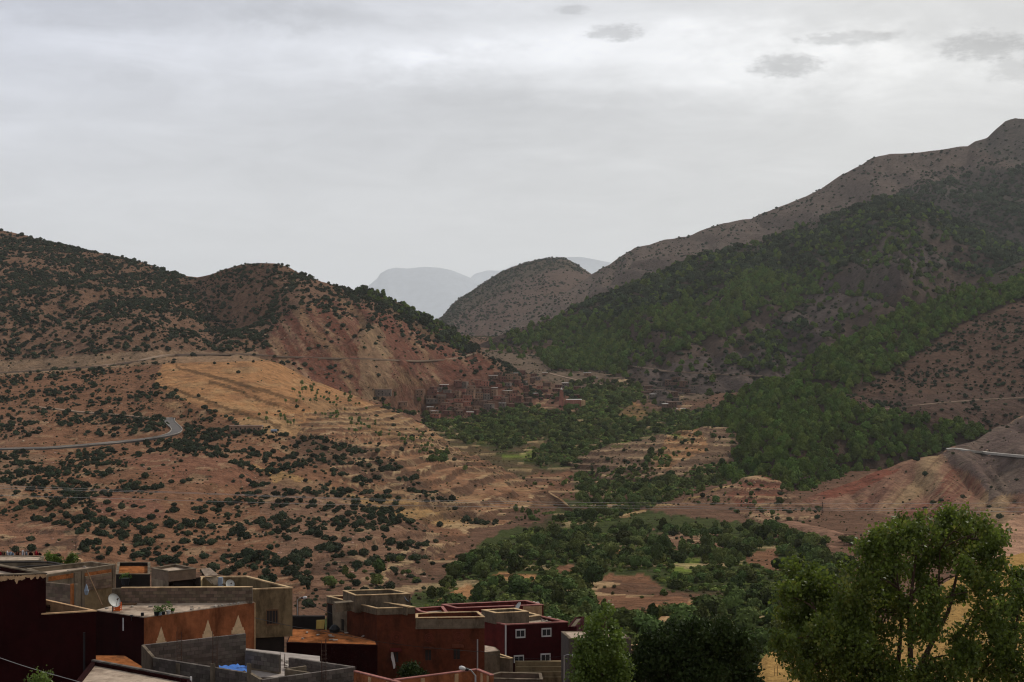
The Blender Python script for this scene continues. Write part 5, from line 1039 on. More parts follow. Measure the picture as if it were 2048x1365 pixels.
mb = MB(); slab_on(mb, TA, TB, 953.8, 1279, 956.2, 1345, 0, .07); mb.build('downpipe', M['steel'], R7)
mb = MB(); cl0 = [onwall(fc, rc2, x, y, .12+random.uniform(-.03, .03))[0] for x, y in ((782,1304), (786,1304), (789,1318), (791,1330), (790,1337), (787,1338), (785,1326), (782,1316))]; mb.quad(*cl0); mb.quad(*[q+Vector((0,.02,0)) for q in cl0][::-1]); tag(mb.build('hanging_cloth', M['cloth_w']), 'white cloth hanging out of the left window of the brown orange house', 'cloth')
dish(814.5, 1196, 117.5, .32, .9, 'blue white satellite dish on the right of the brown orange house roof', h7-.6, 'cloth_b')
# rusty earth roof between the beige and the brown house
A = Ps([(573,1284), (755,1289.5), (752,1281), (665,1259), (584,1257)], -23.9); R8, zb = root_at(A, 'earth_roof_building', 'low dark building with a rusty orange earth roof left of the brown orange house', 'building'); volume(R8, A, -23.9, zb, 'maroon', None, 'rubble', par=.03, th=.1)
for k in range(9):
    c_ = P(random.uniform(585, 735), random.uniform(1266, 1287), -23.9); o = link('roof_stone', rb0); o.location = (c_[0], c_[1], -23.85); o.rotation_euler = (0, 0, random.random()*3); o.scale = (random.uniform(.6, 1.6), .8, .6); tag(o, 'pale stone lying on the rusty orange earth roof', 'stone', 'stones on the earth roof')
DW = [PY(584,1233,120), PY(650,1231,120), PY(650,1229,120.4), PY(584,1231,120.4)]; mb = MB(); mb.hexa([(p[0], p[1], -25) for p in DW], [(p[0], p[1], DW[0][2]) for p in DW]); tag(mb.build('dark_wall', M['nearblack']), 'dark wall behind the orange earth roof, under the lamp post', 'wall')
mb = MB(); q = [Vector(PY(x, y, 118)) for x, y in ((632,1258), (648,1258), (650,1240), (633,1241))]; mb.hexa([q[0], q[1], q[1]+Vector((0,.08,0)), q[0]+Vector((0,.08,0))], [q[3], q[2], q[2]+Vector((0,.08,0)), q[3]+Vector((0,.08,0))]); tag(mb.build('yellow_panel', M['yellow']), 'yellow panel standing at the left corner of the brown orange house', 'panel')
mb = MB(); c_ = Vector(P(669,1264,-23.9)); mb.tube([c_, c_+Vector((0,0,.25)), c_+Vector((0,0,.5)), c_+Vector((0,0,.6))], [.4, .45, .25, .08], 10); tag(mb.build('dark_sack', M['black']), 'dark sack on the earth roof against the brown orange house', 'sack')

# 8 dark red house with white framed windows
h9 = -(1249-CY)/F*135; fc = P(1010,1249,h9); rc = P(1135.6,1243.4,h9); lc = P(916,1225,h9); bk = P(1051,1224.5,h9)
R9, zb = root_at([fc, rc, lc, bk], 'dark_red_house', 'two-storey dark red house with four white framed windows and cluttered flat roof')
volume(R9, [lc, fc, rc, bk], h9, zb, 'dkred', 'redcoping', 'slab', par=.3, th=.2, capt=.1)
mb = MB(); mb.quad(*[onwall(lc, fc, x, y, .004)[0] for x, y in ((917,1227), (1009,1251), (1009,1318), (917,1294))][::-1]); mb.build('side_wall_lit', M['red'], R9)  # brighter red: the light on this side wall is put into its colour
mb = MB(); slab_on(mb, fc, rc, 1009.8, 1250, 1012.6, 1312, 0, .08); mb.build('corner_pipe', M['white'], R9)
for (x0, y0, x1, y1, lb) in ((1031,1259,1050.5,1275.7,'upper left window'), (1083,1256.8,1102.5,1273.3,'upper right window, bright pane'), (1027.5,1311,1047.6,1325,'lower left window'), (1081,1307.5,1100.8,1323.5,'lower right window under a red sill')): window(R9, fc, rc, x0, y0, x1, y1, 'white', 1.7, 1, lb)
ring = Ps([(991,1230), (1032,1238.5), (1082,1232.7), (1051,1224.5)], h9+.05); volume(R9, ring, h9+.15, h9-.29, 'conc', 'coping', 'nearblack', par=.36, th=.3, names=('light_well_wall', 'light_well_coping', 'light_well_floor'))
hr = h9+.9; ring = Ps([(963,1219.5), (991,1226), (1058,1223), (1030,1216)], hr); volume(R9, ring, hr, h9-.2, 'conc', 'coping', 'nearblack', par=.4, th=.3, names=('roof_room_wall', 'roof_room_coping', 'roof_room_top'))
h9b = -(1216-CY)/F*148; q = Ps([(882.6,1208.4), (912.6,1216), (1087,1209.5), (1053,1200.5)], h9b)
R9b, zb2 = root_at(q, 'rear_red_house', 'red house behind, long flat roof strewn with pale stones, pinkish right end'); volume(R9b, q, h9b, zb2, 'red', 'redcoping', 'nearblack', par=.5, th=.3)
window(R9b, q[0], q[1], 894, 1225, 900, 1236, 'white', .9, 0)
mb = MB(); mb.quad(*[onwall(q[1], q[2], x, y, .01)[0] for x, y in ((1046,1213), (1084,1211.5), (1084,1232), (1046,1234))][::-1]); mb.build('pink_wall_panel', M['cream'], R9b)
for k in range(60):
    if k < 34: t = random.random(); x = 918+160*t; y = 1204.5+random.uniform(0, 5)+(1-t)*3.5; hh = h9b-.5; lb, gp = 'pale stone on the long rear red roof', 'stones on the rear red roof'
    else: t = random.random(); x = 935+180*t; y = (1229+12*t)+random.uniform(-4, 4); hh = h9-.3; lb, gp = 'pale stone near the edge of the dark red house roof', 'stones on the dark red roof'
    c_ = P(x, y, hh)
    o = link('roof_stone', rb0); o.location = (c_[0], c_[1], hh+.06); o.rotation_euler = (0, 0, random.random()*3); s_ = random.uniform(.7, 1.5); o.scale = (s_, s_, s_); tag(o, lb, 'stone', gp)
dish(1037, 1213.5, 139, .44, -1.2, 'white satellite dish on the roof room of the dark red house', hr-.1)
LW = Ps([(886,1212), (830,1216), (838,1222), (905,1236)], -27.3); Rl, z_ = root_at(LW, 'low_red_annex', 'low red annex between the brown orange house and the rear red house', 'building'); volume(Rl, LW, -27.3, z_, 'red', 'redcoping', 'slab', par=.4, th=.25)
AN = [P(1135,1253,-28.2), P(1153,1252,-28.2)]; an = [AN[0], AN[1], (AN[1][0]+1, AN[1][1]+5, 0), (AN[0][0]+1, AN[0][1]+5, 0)]; Ra, z_ = root_at(an, 'dark_red_annex', 'narrow dark red annex at the right end of the dark red house', 'building'); volume(Ra, an, -28.2, z_, 'dkred', None, 'conc', par=.2)
# low roofs and steps below the red house
for (pts, h_, w_, cp, rf, nm, lb) in [
        ([(967,1289), (966,1304), (1000,1301), (990,1293)], -27.6, 'conc', None, 'slab', 'low_shed', 'low shed with pale roof between the orange and the dark red house'),
        ([(966,1310), (1020,1317), (1026,1316), (985,1303)], -28.4, 'conc', 'coping', 'rubble', 'roofless_store', 'small roofless grey store in front of the dark red house'),
        ([(955,1356), (1085,1359), (1082,1346), (1000,1344)], -22.0, 'brick', 'conc', 'slab', 'block_yard', 'block enclosure with a pale floor at the bottom centre')]:
    A = Ps(pts, h_); Rr, z_ = root_at(A, nm, lb, 'building'); volume(Rr, A, h_, z_, w_, cp, rf, par=.5 if cp else .05, th=.14)
SA = Ps([(1029,1323.5), (1124,1322.5)], -30.2); o, z_ = root_at(SA, 'outdoor_steps', 'broad concrete steps descending in front of the dark red house', 'steps', None)
for k in range(4):
    mb = MB(); y0 = 1324+k*10.5; a = P(1030+k*2, y0, -30.2-k*.42+.0); b = P(1124, y0-.6, -30.2-k*.42); mb.hexa([(a[0], a[1], -36), (b[0], b[1], -36), (b[0], b[1]+.5, -36), (a[0], a[1]+.5, -36)], [(a[0], a[1], a[2]), (b[0], b[1], b[2]), (b[0], b[1]+.5, b[2]), (a[0], a[1]+.5, a[2])]); mb.build('step', M['beige'], o)
# orange yard wall in front
for pts, lb in (([(709.6,1343.6), (800,1366)], 'left run of the low orange yard wall'), ([(785,1361.5), (954,1340)], 'long orange yard wall under the brown orange house'), ([(954,1340), (985,1352)], 'short right return of the orange yard wall')):
    a, b = [Vector(P(x, y, -16.6)) for x, y in pts]; c_ = (a+b)/2; o = empty('yard_wall', (c_.x, c_.y, -20), lb+', at the bottom edge', 'wall', 'orange yard walls'); an = math.atan2(b.y-a.y, b.x-a.x)
    mb = MB(); mb.box((c_.x, c_.y, -18.3), ((b-a).length, .14, 3.4), an); mb.build('wall', M['orange'], o); mb = MB(); mb.box((c_.x, c_.y, -16.57), ((b-a).length, .2, .05), an); mb.build('coping', M['redcoping'], o)
    mb = MB()
    for t in (.35, .75): q = a+(b-a)*t; mb.box((q.x, q.y-.1, -18.2), (.2, .1, 3.1), an)
    mb.build('pier', M['cream'], o)
# 9 block building behind the leafy tree
h10 = -(1277-CY)/F*125; A = Ps([(1123,1263), (1138,1277), (1262,1277), (1240,1262)], h10); R10, zb = root_at(A, 'pale_block_building', 'pale grey block building half hidden by the bright leafy tree'); volume(R10, A, h10, zb, 'block', 'conc', 'slab', par=.04, th=.2)
mb = MB(); a, b = Vector(A[0]), Vector(A[1]); L_ = (b-a).length; an = math.atan2(b.y-a.y, b.x-a.x); d_ = (b-a)/L_; nn = Vector((d_.y, -d_.x, 0)); nn = nn if nn.y < 0 or nn.x < 0 else -nn
for r in range(20):
    for k in range(7): q = a+d_*(L_*(k+.5)/7)+nn*.02; mb.box((q.x, q.y, h10-.15-.21*r), (L_/7-.02, .04, .185), an)
a2, b2 = Vector(A[1]), Vector(A[2]); L2 = (b2-a2).length; d2 = (b2-a2)/L2; an2 = math.atan2(d2.y, d2.x)
for r in range(20):
    for k in range(13): q = a2+d2*(L2*(k+.5)/13)+Vector((d2.y, -d2.x, 0))*.02; mb.box((q.x, q.y, h10-.15-.21*r), (L2/13-.02, .04, .185), an2)
mb.build('block_course', M['block'], R10)['kind'] = 'stuff'
A = Ps([(1240,1291), (1262,1300), (1300,1298), (1290,1288)], -27.5); R11, zb = root_at(A, 'railed_block_wall', 'grey block building with a thin roof railing between the leafy and the dark tree', 'building'); volume(R11, A, -27.5, zb, 'block', 'coping', 'conc', par=.3)
mb = MB(); a, b = Vector(P(1262,1299,-27.5)), Vector(P(1284,1298,-27.5))
for k in range(8): q = a+(b-a)*k/7; mb.tube([q, q+Vector((0,0,.35))], .012, 4)
mb.tube([a+Vector((0,0,.35)), b+Vector((0,0,.35))], .014, 4); mb.build('railing', M['iron'], R11)
# small maroon edged shed at the lower right
A = Ps([(1508,1351), (1543,1353), (1545,1342), (1512,1341)], -17.6); R12, zb = root_at(A, 'small_white_shed', 'small pale shed with a maroon roof edge beside the dry grass slope', 'shed', None); volume(R12, A, -17.6, zb, 'stone', 'maroon', 'maroon', par=.1, th=.12, capt=.12)
# 0 cluttered roofs at the far left
A = Ps([(-30,1122), (82,1121), (88,1112), (24,1111), (-30,1111)], -18.3); R0, zb = root_at(A, 'cluttered_roof_house', 'low house far left whose pale roof carries a row of washing'); volume(R0, A, -18.3, zb, 'conc', 'conc', 'slab', par=.06, th=.2)
A = Ps([(-30,1140), (50,1133), (130,1128), (100,1123), (-30,1124)], -17.2); R0b, zb = root_at(A, 'dark_roof_house', 'low house with a dark roof edge behind the maroon house, far left'); volume(R0b, A, -17.2, zb, 'conc', 'nearblack', 'conc', par=.3, th=.25)
A = Ps([(137,1109), (140,1107.5), (167,1119), (163,1120.5)], -18.6); R0c, zb = root_at(A, 'cream_ramp_wall', 'slanting cream wall end right of the potted greenery, far left', 'wall', None); volume(R0c, A, -18.6, zb, 'cream', None, 'cream', par=.01, th=.03)
for k, (x, w_, hh, mm, nm) in enumerate([(-2,10,11,'cloth_r','dark red'), (7,8,9,'wood','brown'), (15,5,10,'cloth_w','white'), (22,13,8,'cloth_b','blue grey'), (35,8,8,'rust','rusty brown'), (46,6,12,'cloth_w','pinkish white'), (53,5,8,'cloth_b','grey'), (62,9,7,'maroon','maroon'), (73,8,10,'cloth_r','bright red'), (80,7,6,'maroon','dark red')]):
    o = empty('hung_cloth', PY(x, 1111, 115.5), f'{nm} cloth in the far left row of washing, {"near the picture edge" if k < 5 else "right half"}', 'cloth', 'washing on the far left roof'); mb = MB(); n_ = 6
    for i in range(n_):
        xa, xb = x-w_/2+w_*i/n_, x-w_/2+w_*(i+1)/n_; t0 = 1111-hh*(1-abs(i/n_-.45)*.9); t1 = 1111-hh*(1-abs((i+1)/n_-.45)*.9); Ya = 115.5+.25*math.sin(i*1.9); Yb = 115.5+.25*math.sin((i+1)*1.9)
        mb.quad(PY(xa, 1111, Ya), PY(xb, 1111, Yb), PY(xb, t1, Yb), PY(xa, t0, Ya)); mb.quad(PY(xa, 1111, Ya+.3), PY(xa, t0, Ya+.3), PY(xb, t1, Yb+.3), PY(xb, 1111, Yb+.3)); mb.quad(PY(xa, t0, Ya), PY(xb, t1, Yb), PY(xb, t1, Yb+.3), PY(xa, t0, Ya+.3))
    mb.build('cloth', M[mm], o)
# pots, crates, clutter of the terrace
def pot_plant(px, py, Y, r, hgt, lab, pm='black'):
    c_ = Vector(PY(px, py, Y)) if Y > 100 else Vector(P(px, 1236-(px-288)*.137-.9, h2+.07)); o = empty('pot_plant', tuple(c_), lab, 'pot plant', 'pot plants on the roofs'); mb = MB(); mb.tube([c_, c_+Vector((0,0,r*1.5))], [r*.75, r], 10); mb.build('pot', M[pm], o)
    mb = MB()
    for k in range(150):
        a = random.random()*6.28; d = r*1.5*random.random()**.6; z = r*1.4+hgt*random.random(); d *= (1-.6*abs(z/(r*1.4+hgt)-.5)); q = c_+Vector((d*math.cos(a), d*math.sin(a), z)); s_ = random.uniform(.04, .09)
        u_ = Vector((random.uniform(-1,1), random.uniform(-1,1), random.uniform(0,1.4))).normalized()*s_; v_ = u_.cross(Vector((random.random(), random.random(), .3))).normalized()*s_*.5; mb.quad(q, q+u_*.5+v_, q+u_, q+u_*.5-v_)
    mb.build('leaf', M['leafpot'], o)['kind'] = 'stuff'
for (x, y, r, hg, lb, pm) in ((313,1235,.16,.35,'leftmost low green pot plant on the orange wall terrace','black'), (320,1234,.13,.3,'second green pot plant on the orange wall terrace','cloth_b'), (327,1233,.12,.4,'third green pot plant on the orange wall terrace','black'), (337,1231,.15,.55,'tallest green pot plant in a white bucket on the terrace','white'), (345,1228,.1,.15,'smallest green pot plant, right end of the terrace row','stone')): pot_plant(x, y, 87.6, r, hg, lb, pm)
pot_plant(251, 1170, 111.5, .35, .5, 'green bush in a dark tub before the dark flat building'); 
dish(227.5, 1202, 87.6, .42, .95, 'large pale satellite dish on the terrace beside the orange crate', h2+.05)
o = empty('plastic_crate', PY(236,1219,87.9), 'orange plastic crate standing behind the large satellite dish on the terrace', 'crate'); mb = MB(); c_ = Vector(PY(235,1214,87.9))
for k in range(5): 
    for s_ in (-.17, .17): mb.box((c_.x, c_.y+s_, c_.z-.2+k*.11), (.42, .02, .06))
for sx in (-.2, .2):
    for s_ in (-.17, .17): mb.box((c_.x+sx, c_.y+s_, c_.z), (.03, .03, .52))
mb.build('slats', M['orangep'], o)
mb = MB(); c_ = Vector(PY(258,1209,90)); mb.box((c_.x, c_.y, c_.z), (.9, .4, .12)); tag(mb.build('wooden_board', M['wood']), 'dark board lying at the foot of the terrace block parapet', 'board')
for (x, y, lb) in ((285,1230,'small black loudspeaker-like box on the terrace corner'), (263,1232,'small black fitting on the maroon terrace edge')):
    mb = MB(); c_ = Vector(PY(x, y, 86.3)); mb.box((c_.x, c_.y, c_.z), (.16, .16, .26 if x > 270 else .1)); mb.box((c_.x, c_.y, c_.z-.2), (.04, .04, .2)); tag(mb.build('roof_fitting', M['black']), lb, 'fitting')
# small things left on the roofs and wall tops
for k in range(46):
    if k < 12: c_ = Vector(P(random.uniform(425, 505), 0, h2) if False else onwall(T[1], T[2], 425+k*6.5+random.uniform(-2, 2), 1216-k*.9, -.12)[0]); c_.z = h2+.1; lb, gp = 'small stone lying along the top of the orange wall', 'stones on the orange wall'
    elif k < 26: c_ = Vector(P(random.uniform(405, 560), random.uniform(1156, 1172), h5-1.2)); lb, gp = 'bit of debris on the sunken roof of the beige house', 'debris on the beige roof'
    elif k < 36: c_ = Vector(P(random.uniform(200, 460), random.uniform(1214, 1221), h2+.07)); c_.z = h2+.1; lb, gp = 'small stone on the pale terrace floor', 'stones on the terrace'
    else: c_ = Vector(P(random.uniform(100, 210), random.uniform(1131, 1143), h3-.25)); lb, gp = 'stone on the pale slab roof of the unfinished brown house', 'stones on the slab roof'
    o = link('roof_stone', rb0); o.location = c_; o.rotation_euler = (0, 0, random.random()*3); s_ = random.uniform(.3, .9); o.scale = (s_, s_, s_); tag(o, lb, 'stone', gp)
# street lamps
def lamp(hx, hy, px, py, Y, s, lab):
    a = Vector(PY(px, py, Y)); h_ = Vector(PY(hx, hy, Y-.3)); o = empty('street_lamp', (a.x, a.y, a.z-4), lab, 'street lamp', 'street lamps among the houses')
    mb = MB(); mb.tube([a-Vector((0,0,4)), a, (a+h_)/2+Vector((0,0,.12)), h_], [.05, .04, .03, .03], 7); mb.build('post', M['steel'], o)
    d = (h_-a); d.z *= .5; d.normalize(); mb = MB(); mb.tube([h_-d*.22*s, h_-d*.18*s, h_, h_+d*.05*s], [.05*s, .09*s, .1*s, .03], 9); mb.build('housing', M['black'], o)
    mb = MB(); mb.tube([h_+d*.03*s, h_+d*.1*s, h_+d*.3*s, h_+d*.42*s, h_+d*.46*s], [.06*s, .12*s, .14*s, .1*s, .02], 10); mb.build('lamp_head', M['white'], o, True)
lamp(931, 1338.5, 951, 1352, 64, .75, 'white street lamp head above the orange yard wall at the bottom')
lamp(1143, 1312, 1128, 1312, 118, 1.0, 'white lamp on the side of the pale block building'); lamp(606, 1196, 595, 1200, 121, .9, 'white lamp on the dark post between the beige and brown houses')
mb = MB(); mb.tube([PY(595,1262,121.1), PY(595,1193,121.1)], .1, 6); tag(mb.build('wooden_post', M['wood']), 'dark wooden post rising from the dark wall behind the earth roof', 'post')
# power lines and local cables
def wire(pts, r, label, name='power_line', grp='long power lines crossing the valley', mm='steel', sub=10):
    o = None; mb = MB(); ps = [Vector(PY(*p)) for p in pts]; out_ = []
    for i in range(len(ps)-1):
        p0, p1, p2, p3 = ps[max(i-1, 0)], ps[i], ps[i+1], ps[min(i+2, len(ps)-1)]
        for k in range(sub):
            t = k/sub; out_.append(.5*((2*p1)+(p2-p0)*t+(2*p0-5*p1+4*p2-p3)*t*t+(3*p1-p0-3*p2+p3)*t**3))
    out_.append(ps[-1]); mb.tube(out_, r, 5); return tag(mb.build(name, M[mm]), label, 'cable', grp)
M['wirem'] = mat('aluminium_wire', (0.42, 0.39, 0.36), vary=.05, scale=1, rough=.6)
wire([(-120,970,150),(0,972,150),(350,984.5,150),(700,997,150),(1050,1004,150),(1400,1007,150),(1700,1008,150),(2048,1006,150),(2160,1005,150)], .016, 'uppermost of the three long wires crossing the whole valley', mm='wirem')
wire([(-120,975,153),(0,977,153),(350,986.5,153),(700,999,153),(1050,1008.5,153),(1400,1014,153),(1700,1017,153),(2048,1016,153),(2160,1015,153)], .016, 'middle one of the three long wires crossing the whole valley', mm='wirem')
wire([(-120,988,147),(0,991,147),(350,1001,147),(700,1010,147),(1050,1014.5,147),(1400,1018,147),(1700,1021,147),(2048,1024,147),(2160,1025,147)], .016, 'lowest of the three long wires crossing the whole valley', mm='wirem')
wire([(510,1236,90),(580,1252,100),(660,1265,106),(760,1284,111),(860,1296,110),(960,1304,112)], .02, 'black cable sagging across the front of the brown orange house', 'house_cable', 'house cables', 'black')
wire([(610,1204,121),(650,1222,119),(665,1228,118)], .02, 'short black cable from the lamp post to the brown orange house', 'house_cable', 'house cables', 'black')
wire([(-20,1309,60),(60,1336,61),(165,1366,62),(200,1378,62)], .012, 'dark cable slanting across the maroon wall at the lower left', 'house_cable', 'house cables', 'steel')
wire([(960,1302,112),(1010,1315,118),(1060,1318,122),(1130,1312,120)], .015, 'thin cable between the brown orange house and the block building', 'house_cable', 'house cables', 'black')

# ------------------------------------------------------------------ the far village
HM = [wallmat('village_wall_'+n, c, s=.15, b=0) for n, c in (('red', (0.15,0.066,0.05)), ('brown', (0.145,0.085,0.062)), ('grey', (0.165,0.13,0.11)), ('ochre', (0.25,0.15,0.10)), ('pink', (0.30,0.125,0.09)))]
M['vroof'] = mat('village_mud_roof', (0.17, 0.105, 0.078), vary=.3, scale=.2); M['vroofl'] = mat('village_pale_roof', (0.62, 0.58, 0.54), vary=.1, scale=.2)
HN = ['red brown', 'brown stone', 'grey', 'ochre', 'pinkish']
vm = {}
def vmesh(kind, k=0):
    key = (kind, k)
    if key not in vm:
        mb = MB()
        if kind == 'wall': mb.box((0,0,.46), (1,1,1.08)); m_ = HM[k]
        elif kind == 'roof': mb.box((0,0,1.03), (1.06,1.06,.055)); m_ = M['vroofl'] if k else M['vroof']
        else: mb.box((0,0,0), (1,.12,1)); m_ = M['nearblack']
        vm[key] = mb.mesh('village_'+kind, m_)
    return vm[key]
def vhouse(lay, px, py, w, d, h, k, pale=0, name='village_house', label=None, group='houses of the far village', nwin=None, rz=None):
    p = surf(lay, px, py); o = empty(name, (p.x, p.y, p.z-.4), label, 'house', group); rz = random.uniform(-.5, .5) if rz is None else rz; o.rotation_euler = (0, 0, rz)
    a = link('wall', vmesh('wall', k), o); a.scale = (w, d, h); a = link('roof', vmesh('roof', pale), o); a.scale = (w, d, h)
    n = nwin if nwin is not None else max(1, int(w/2.6)); fl = 2 if h > 5.5 else 1
    for f in range(fl):
        for i in range(n):
            if random.random() < .15: continue
            q = link('window', vmesh('window'), o); q.location = ((i+.5)/n*w-w/2, -d/2-.03, h*(.3+.42*f) if fl > 1 else h*.55); q.scale = (random.uniform(.7, 1.1), 1, random.uniform(.9, 1.4))
    return o
def vlabel(px, py, k, pale, h):
    z = 'left end of the far village' if px < 870 else 'middle of the far village' if px < 1000 else 'by the pink minaret' if px < 1165 else 'in the second hamlet'
    return f"{'two-storey' if h > 5.5 else 'one-storey'} {HN[k]} house{' with a pale roof' if pale else ''} {z}, {'upper row' if py < 790 else 'middle row' if py < 808 else 'lowest row'}"
random.seed(11); spots = []
for k in range(900):
    px = random.uniform(860, 1160); py = random.uniform(748, 838)
    if not (768+(abs(px-1010)*.05)-(30 if 985 < px < 1075 else 0) < py < 836-(px-860)*.02 and py > np.interp(px, [860,1040,1160], [700,745,778])): continue
    if any(abs(px-a) < 13 and abs(py-b) < 5.5 for a, b in spots): continue
    if px > 1095 and py > 800: continue
    spots.append((px, py))
    if len(spots) > 104: break
for k in range(300):
    px = random.uniform(1285, 1415); py = random.uniform(752, 828)
    if py < 752+abs(px-1335)*.5: continue
    if any(abs(px-a) < 12 and abs(py-b) < 6.5 for a, b in spots): continue
    spots.append((px, py))
    if len(spots) > 140: break
for (px, py) in spots:
    lay = D if px > 1250 else (H2 if py > np.interp(px, [850,1000,1020,1060,1100,1160], [700,735,748,772,792,812]) else V); k = random.choice((0, 0, 1, 1, 2, 3, 4)) if px < 1200 else random.choice((1, 1, 2, 2)); pale = random.random() < .12; h = random.choice((3.2, 3.6, 4.2, 6.2))
    vhouse(lay, px, py, random.uniform(5.5, 10), random.uniform(5, 7), h, k, int(pale), label=vlabel(px, py, k, pale, h))
for (lay, px, py, w, d, h, k, pl, nw, lb) in ((H2,755,791,26,7,5.8,2,0,8,'long grey two-storey building at the left end of the far village'), (H2,835,792,13,8,6.4,3,0,3,'orange block of the large building left in the far village'), (H2,862,790,13,8,5.2,0,0,4,'dark red arcaded wing of the large building in the far village'),
        (H2,868,806,15,6,4.4,2,0,4,'long pale grey house with four windows, left in the far village'), (H2,800,812,14,6,4,3,0,3,'half-ruined ochre house below the large village building'), (V,1175,752,9,8,4,3,1,1,'small barn with bright white roof below the pine wood'), (V,1190,758,7,5,2.2,2,1,0,'low white annex of the barn below the pine wood'),
        (V,1090,750,7,5,3,3,1,1,'small pale house on the saddle slope above the minaret'), (H2,1032,757,5,5,6,3,1,1,'tall cream house at the top of the village'), (V,1012,692,8,5,3.2,3,1,1,'white house under the trees on the saddle'),
        (H1,492,862,20,6,3.6,3,0,7,'long pale farm building at the foot of the ochre field'), (H1,512,860,8,5,2.6,2,1,1,'small grey annex at the right of the farm building'), (D,1383,806,24,6,5,1,0,8,'long dark stone house at the right of the second hamlet')):
    vhouse(lay, px, py, w, d, h, k, pl, 'village_house' if w < 20 else 'long_building', lb, nwin=nw, rz=0.0)
p = surf(V, 1128, 812); p.y -= 10; o = empty('mosque', (p.x, p.y, p.z), 'pink mosque with a square minaret at the right end of the far village', 'mosque')
mb = MB(); mb.box((p.x+9, p.y, p.z+3), (16, 10, 8), 0); mb.build('prayer_hall', HM[4], o); mb = MB(); mb.box((p.x+10, p.y, p.z+7.1), (16.4, 10.4, .35), 0); mb.build('hall_roof', M['vroofl'], o); mb = MB(); mb.box((p.x+18.6, p.y-.6, p.z+2.8), (4.5, 9.6, 7.4), .25); mb.build('cream_end', M['cream'], o)
mb = MB(); mb.hexa([(p.x-3+sx*2.7, p.y+sy*2.7, p.z-2) for sx, sy in ((-1,-1),(1,-1),(1,1),(-1,1))], [(p.x-3+sx*1.9, p.y+sy*1.9, p.z+14.5) for sx, sy in ((-1,-1),(1,-1),(1,1),(-1,1))]); mb.box((p.x-3, p.y, p.z+14.8), (4.3, 4.3, .6)); mb.box((p.x-3, p.y, p.z+16.2), (2.0, 2.0, 2.4)); mb.build('minaret', HM[4], o)
mb = MB(); mb.tube([(p.x-3, p.y, p.z+17.4), (p.x-3, p.y, p.z+18.0), (p.x-3, p.y, p.z+18.6), (p.x-3, p.y, p.z+19.2), (p.x-3, p.y, p.z+20.5)], [1.0, 1.0, .7, .15, .05], 10); mb.build('dome', M['vroofl'], o)
# parked water cart by the orchard
p = surf(H1, 548, 866); o = empty('tank_trailer', tuple(p), 'small dark blue tank trailer parked right of the farm building', 'trailer'); mb = MB(); mb.tube([p+Vector((-2, 0, 1.4)), p+Vector((-1.8, 0, 1.4)), p+Vector((1.8, 0, 1.4)), p+Vector((2, 0, 1.4))], [.3, .8, .8, .3], 10); mb.build('tank', M['cloth_b'], o)
for sx in (-1.1, 1.1): mb = MB(); mb.tube([p+Vector((sx, -.9, .45)), p+Vector((sx, -.65, .45))], .45, 10); mb.build('wheel', M['black'], o)
# pylons
def pylon(px, py, hgt, kind, lab):
    p = surf(G, px, py); o = empty('pylon', tuple(p), lab, 'pylon', 'power pylons on the red hill'); mb = MB(); t = .07; w = .9 if kind == 0 else 1.6
    L4 = [(sx, sy) for sx in (-1, 1) for sy in (-1, 1)]; top = .25 if kind == 0 else .6
    for sx, sy in L4: mb.tube([p+Vector((sx*w/2, sy*w/2, 0)), p+Vector((sx*top/2, sy*top/2, hgt))], t, 4)
    mb.build('leg', M['iron'], o); mb = MB(); n = 7
    for k in range(n):
        z0, z1 = hgt*k/n, hgt*(k+1)/n; w0, w1 = w+(top-w)*k/n, w+(top-w)*(k+1)/n
        for sy in (-1, 1): mb.tube([p+Vector((-w0/2, sy*w0/2, z0)), p+Vector((w1/2, sy*w1/2, z1))], .045, 4); mb.tube([p+Vector((w0/2, sy*w0/2, z0)), p+Vector((-w1/2, sy*w1/2, z1))], .045, 4)
    mb.build('lattice', M['iron'], o); mb = MB()
    for z, aw in (((hgt*.93, 1.2), (hgt*.78, 1.4)) if kind == 0 else ((hgt*.98, 4.6), (hgt*.8, 3.2))): mb.tube([p+Vector((-aw, 0, z)), p+Vector((aw, 0, z))], .09, 4)
    if kind:
        for s_ in (-1, 1): mb.tube([p+Vector((s_*.6, 0, hgt*.8)), p+Vector((s_*4.4, 0, hgt*.98))], .07, 4); mb.tube([p+Vector((s_*4.4, 0, hgt*.98)), p+Vector((s_*4.4, 0, hgt*.88))], .06, 4)
    mb.build('crossarm', M['iron'], o)
pylon(1645, 1039, 9.5, 0, 'slim lattice mast on the red hill, crossed by the long wires'); pylon(1691, 1099, 6.5, 1, 'squat lattice pylon with wide crossarms above the foreground trees')
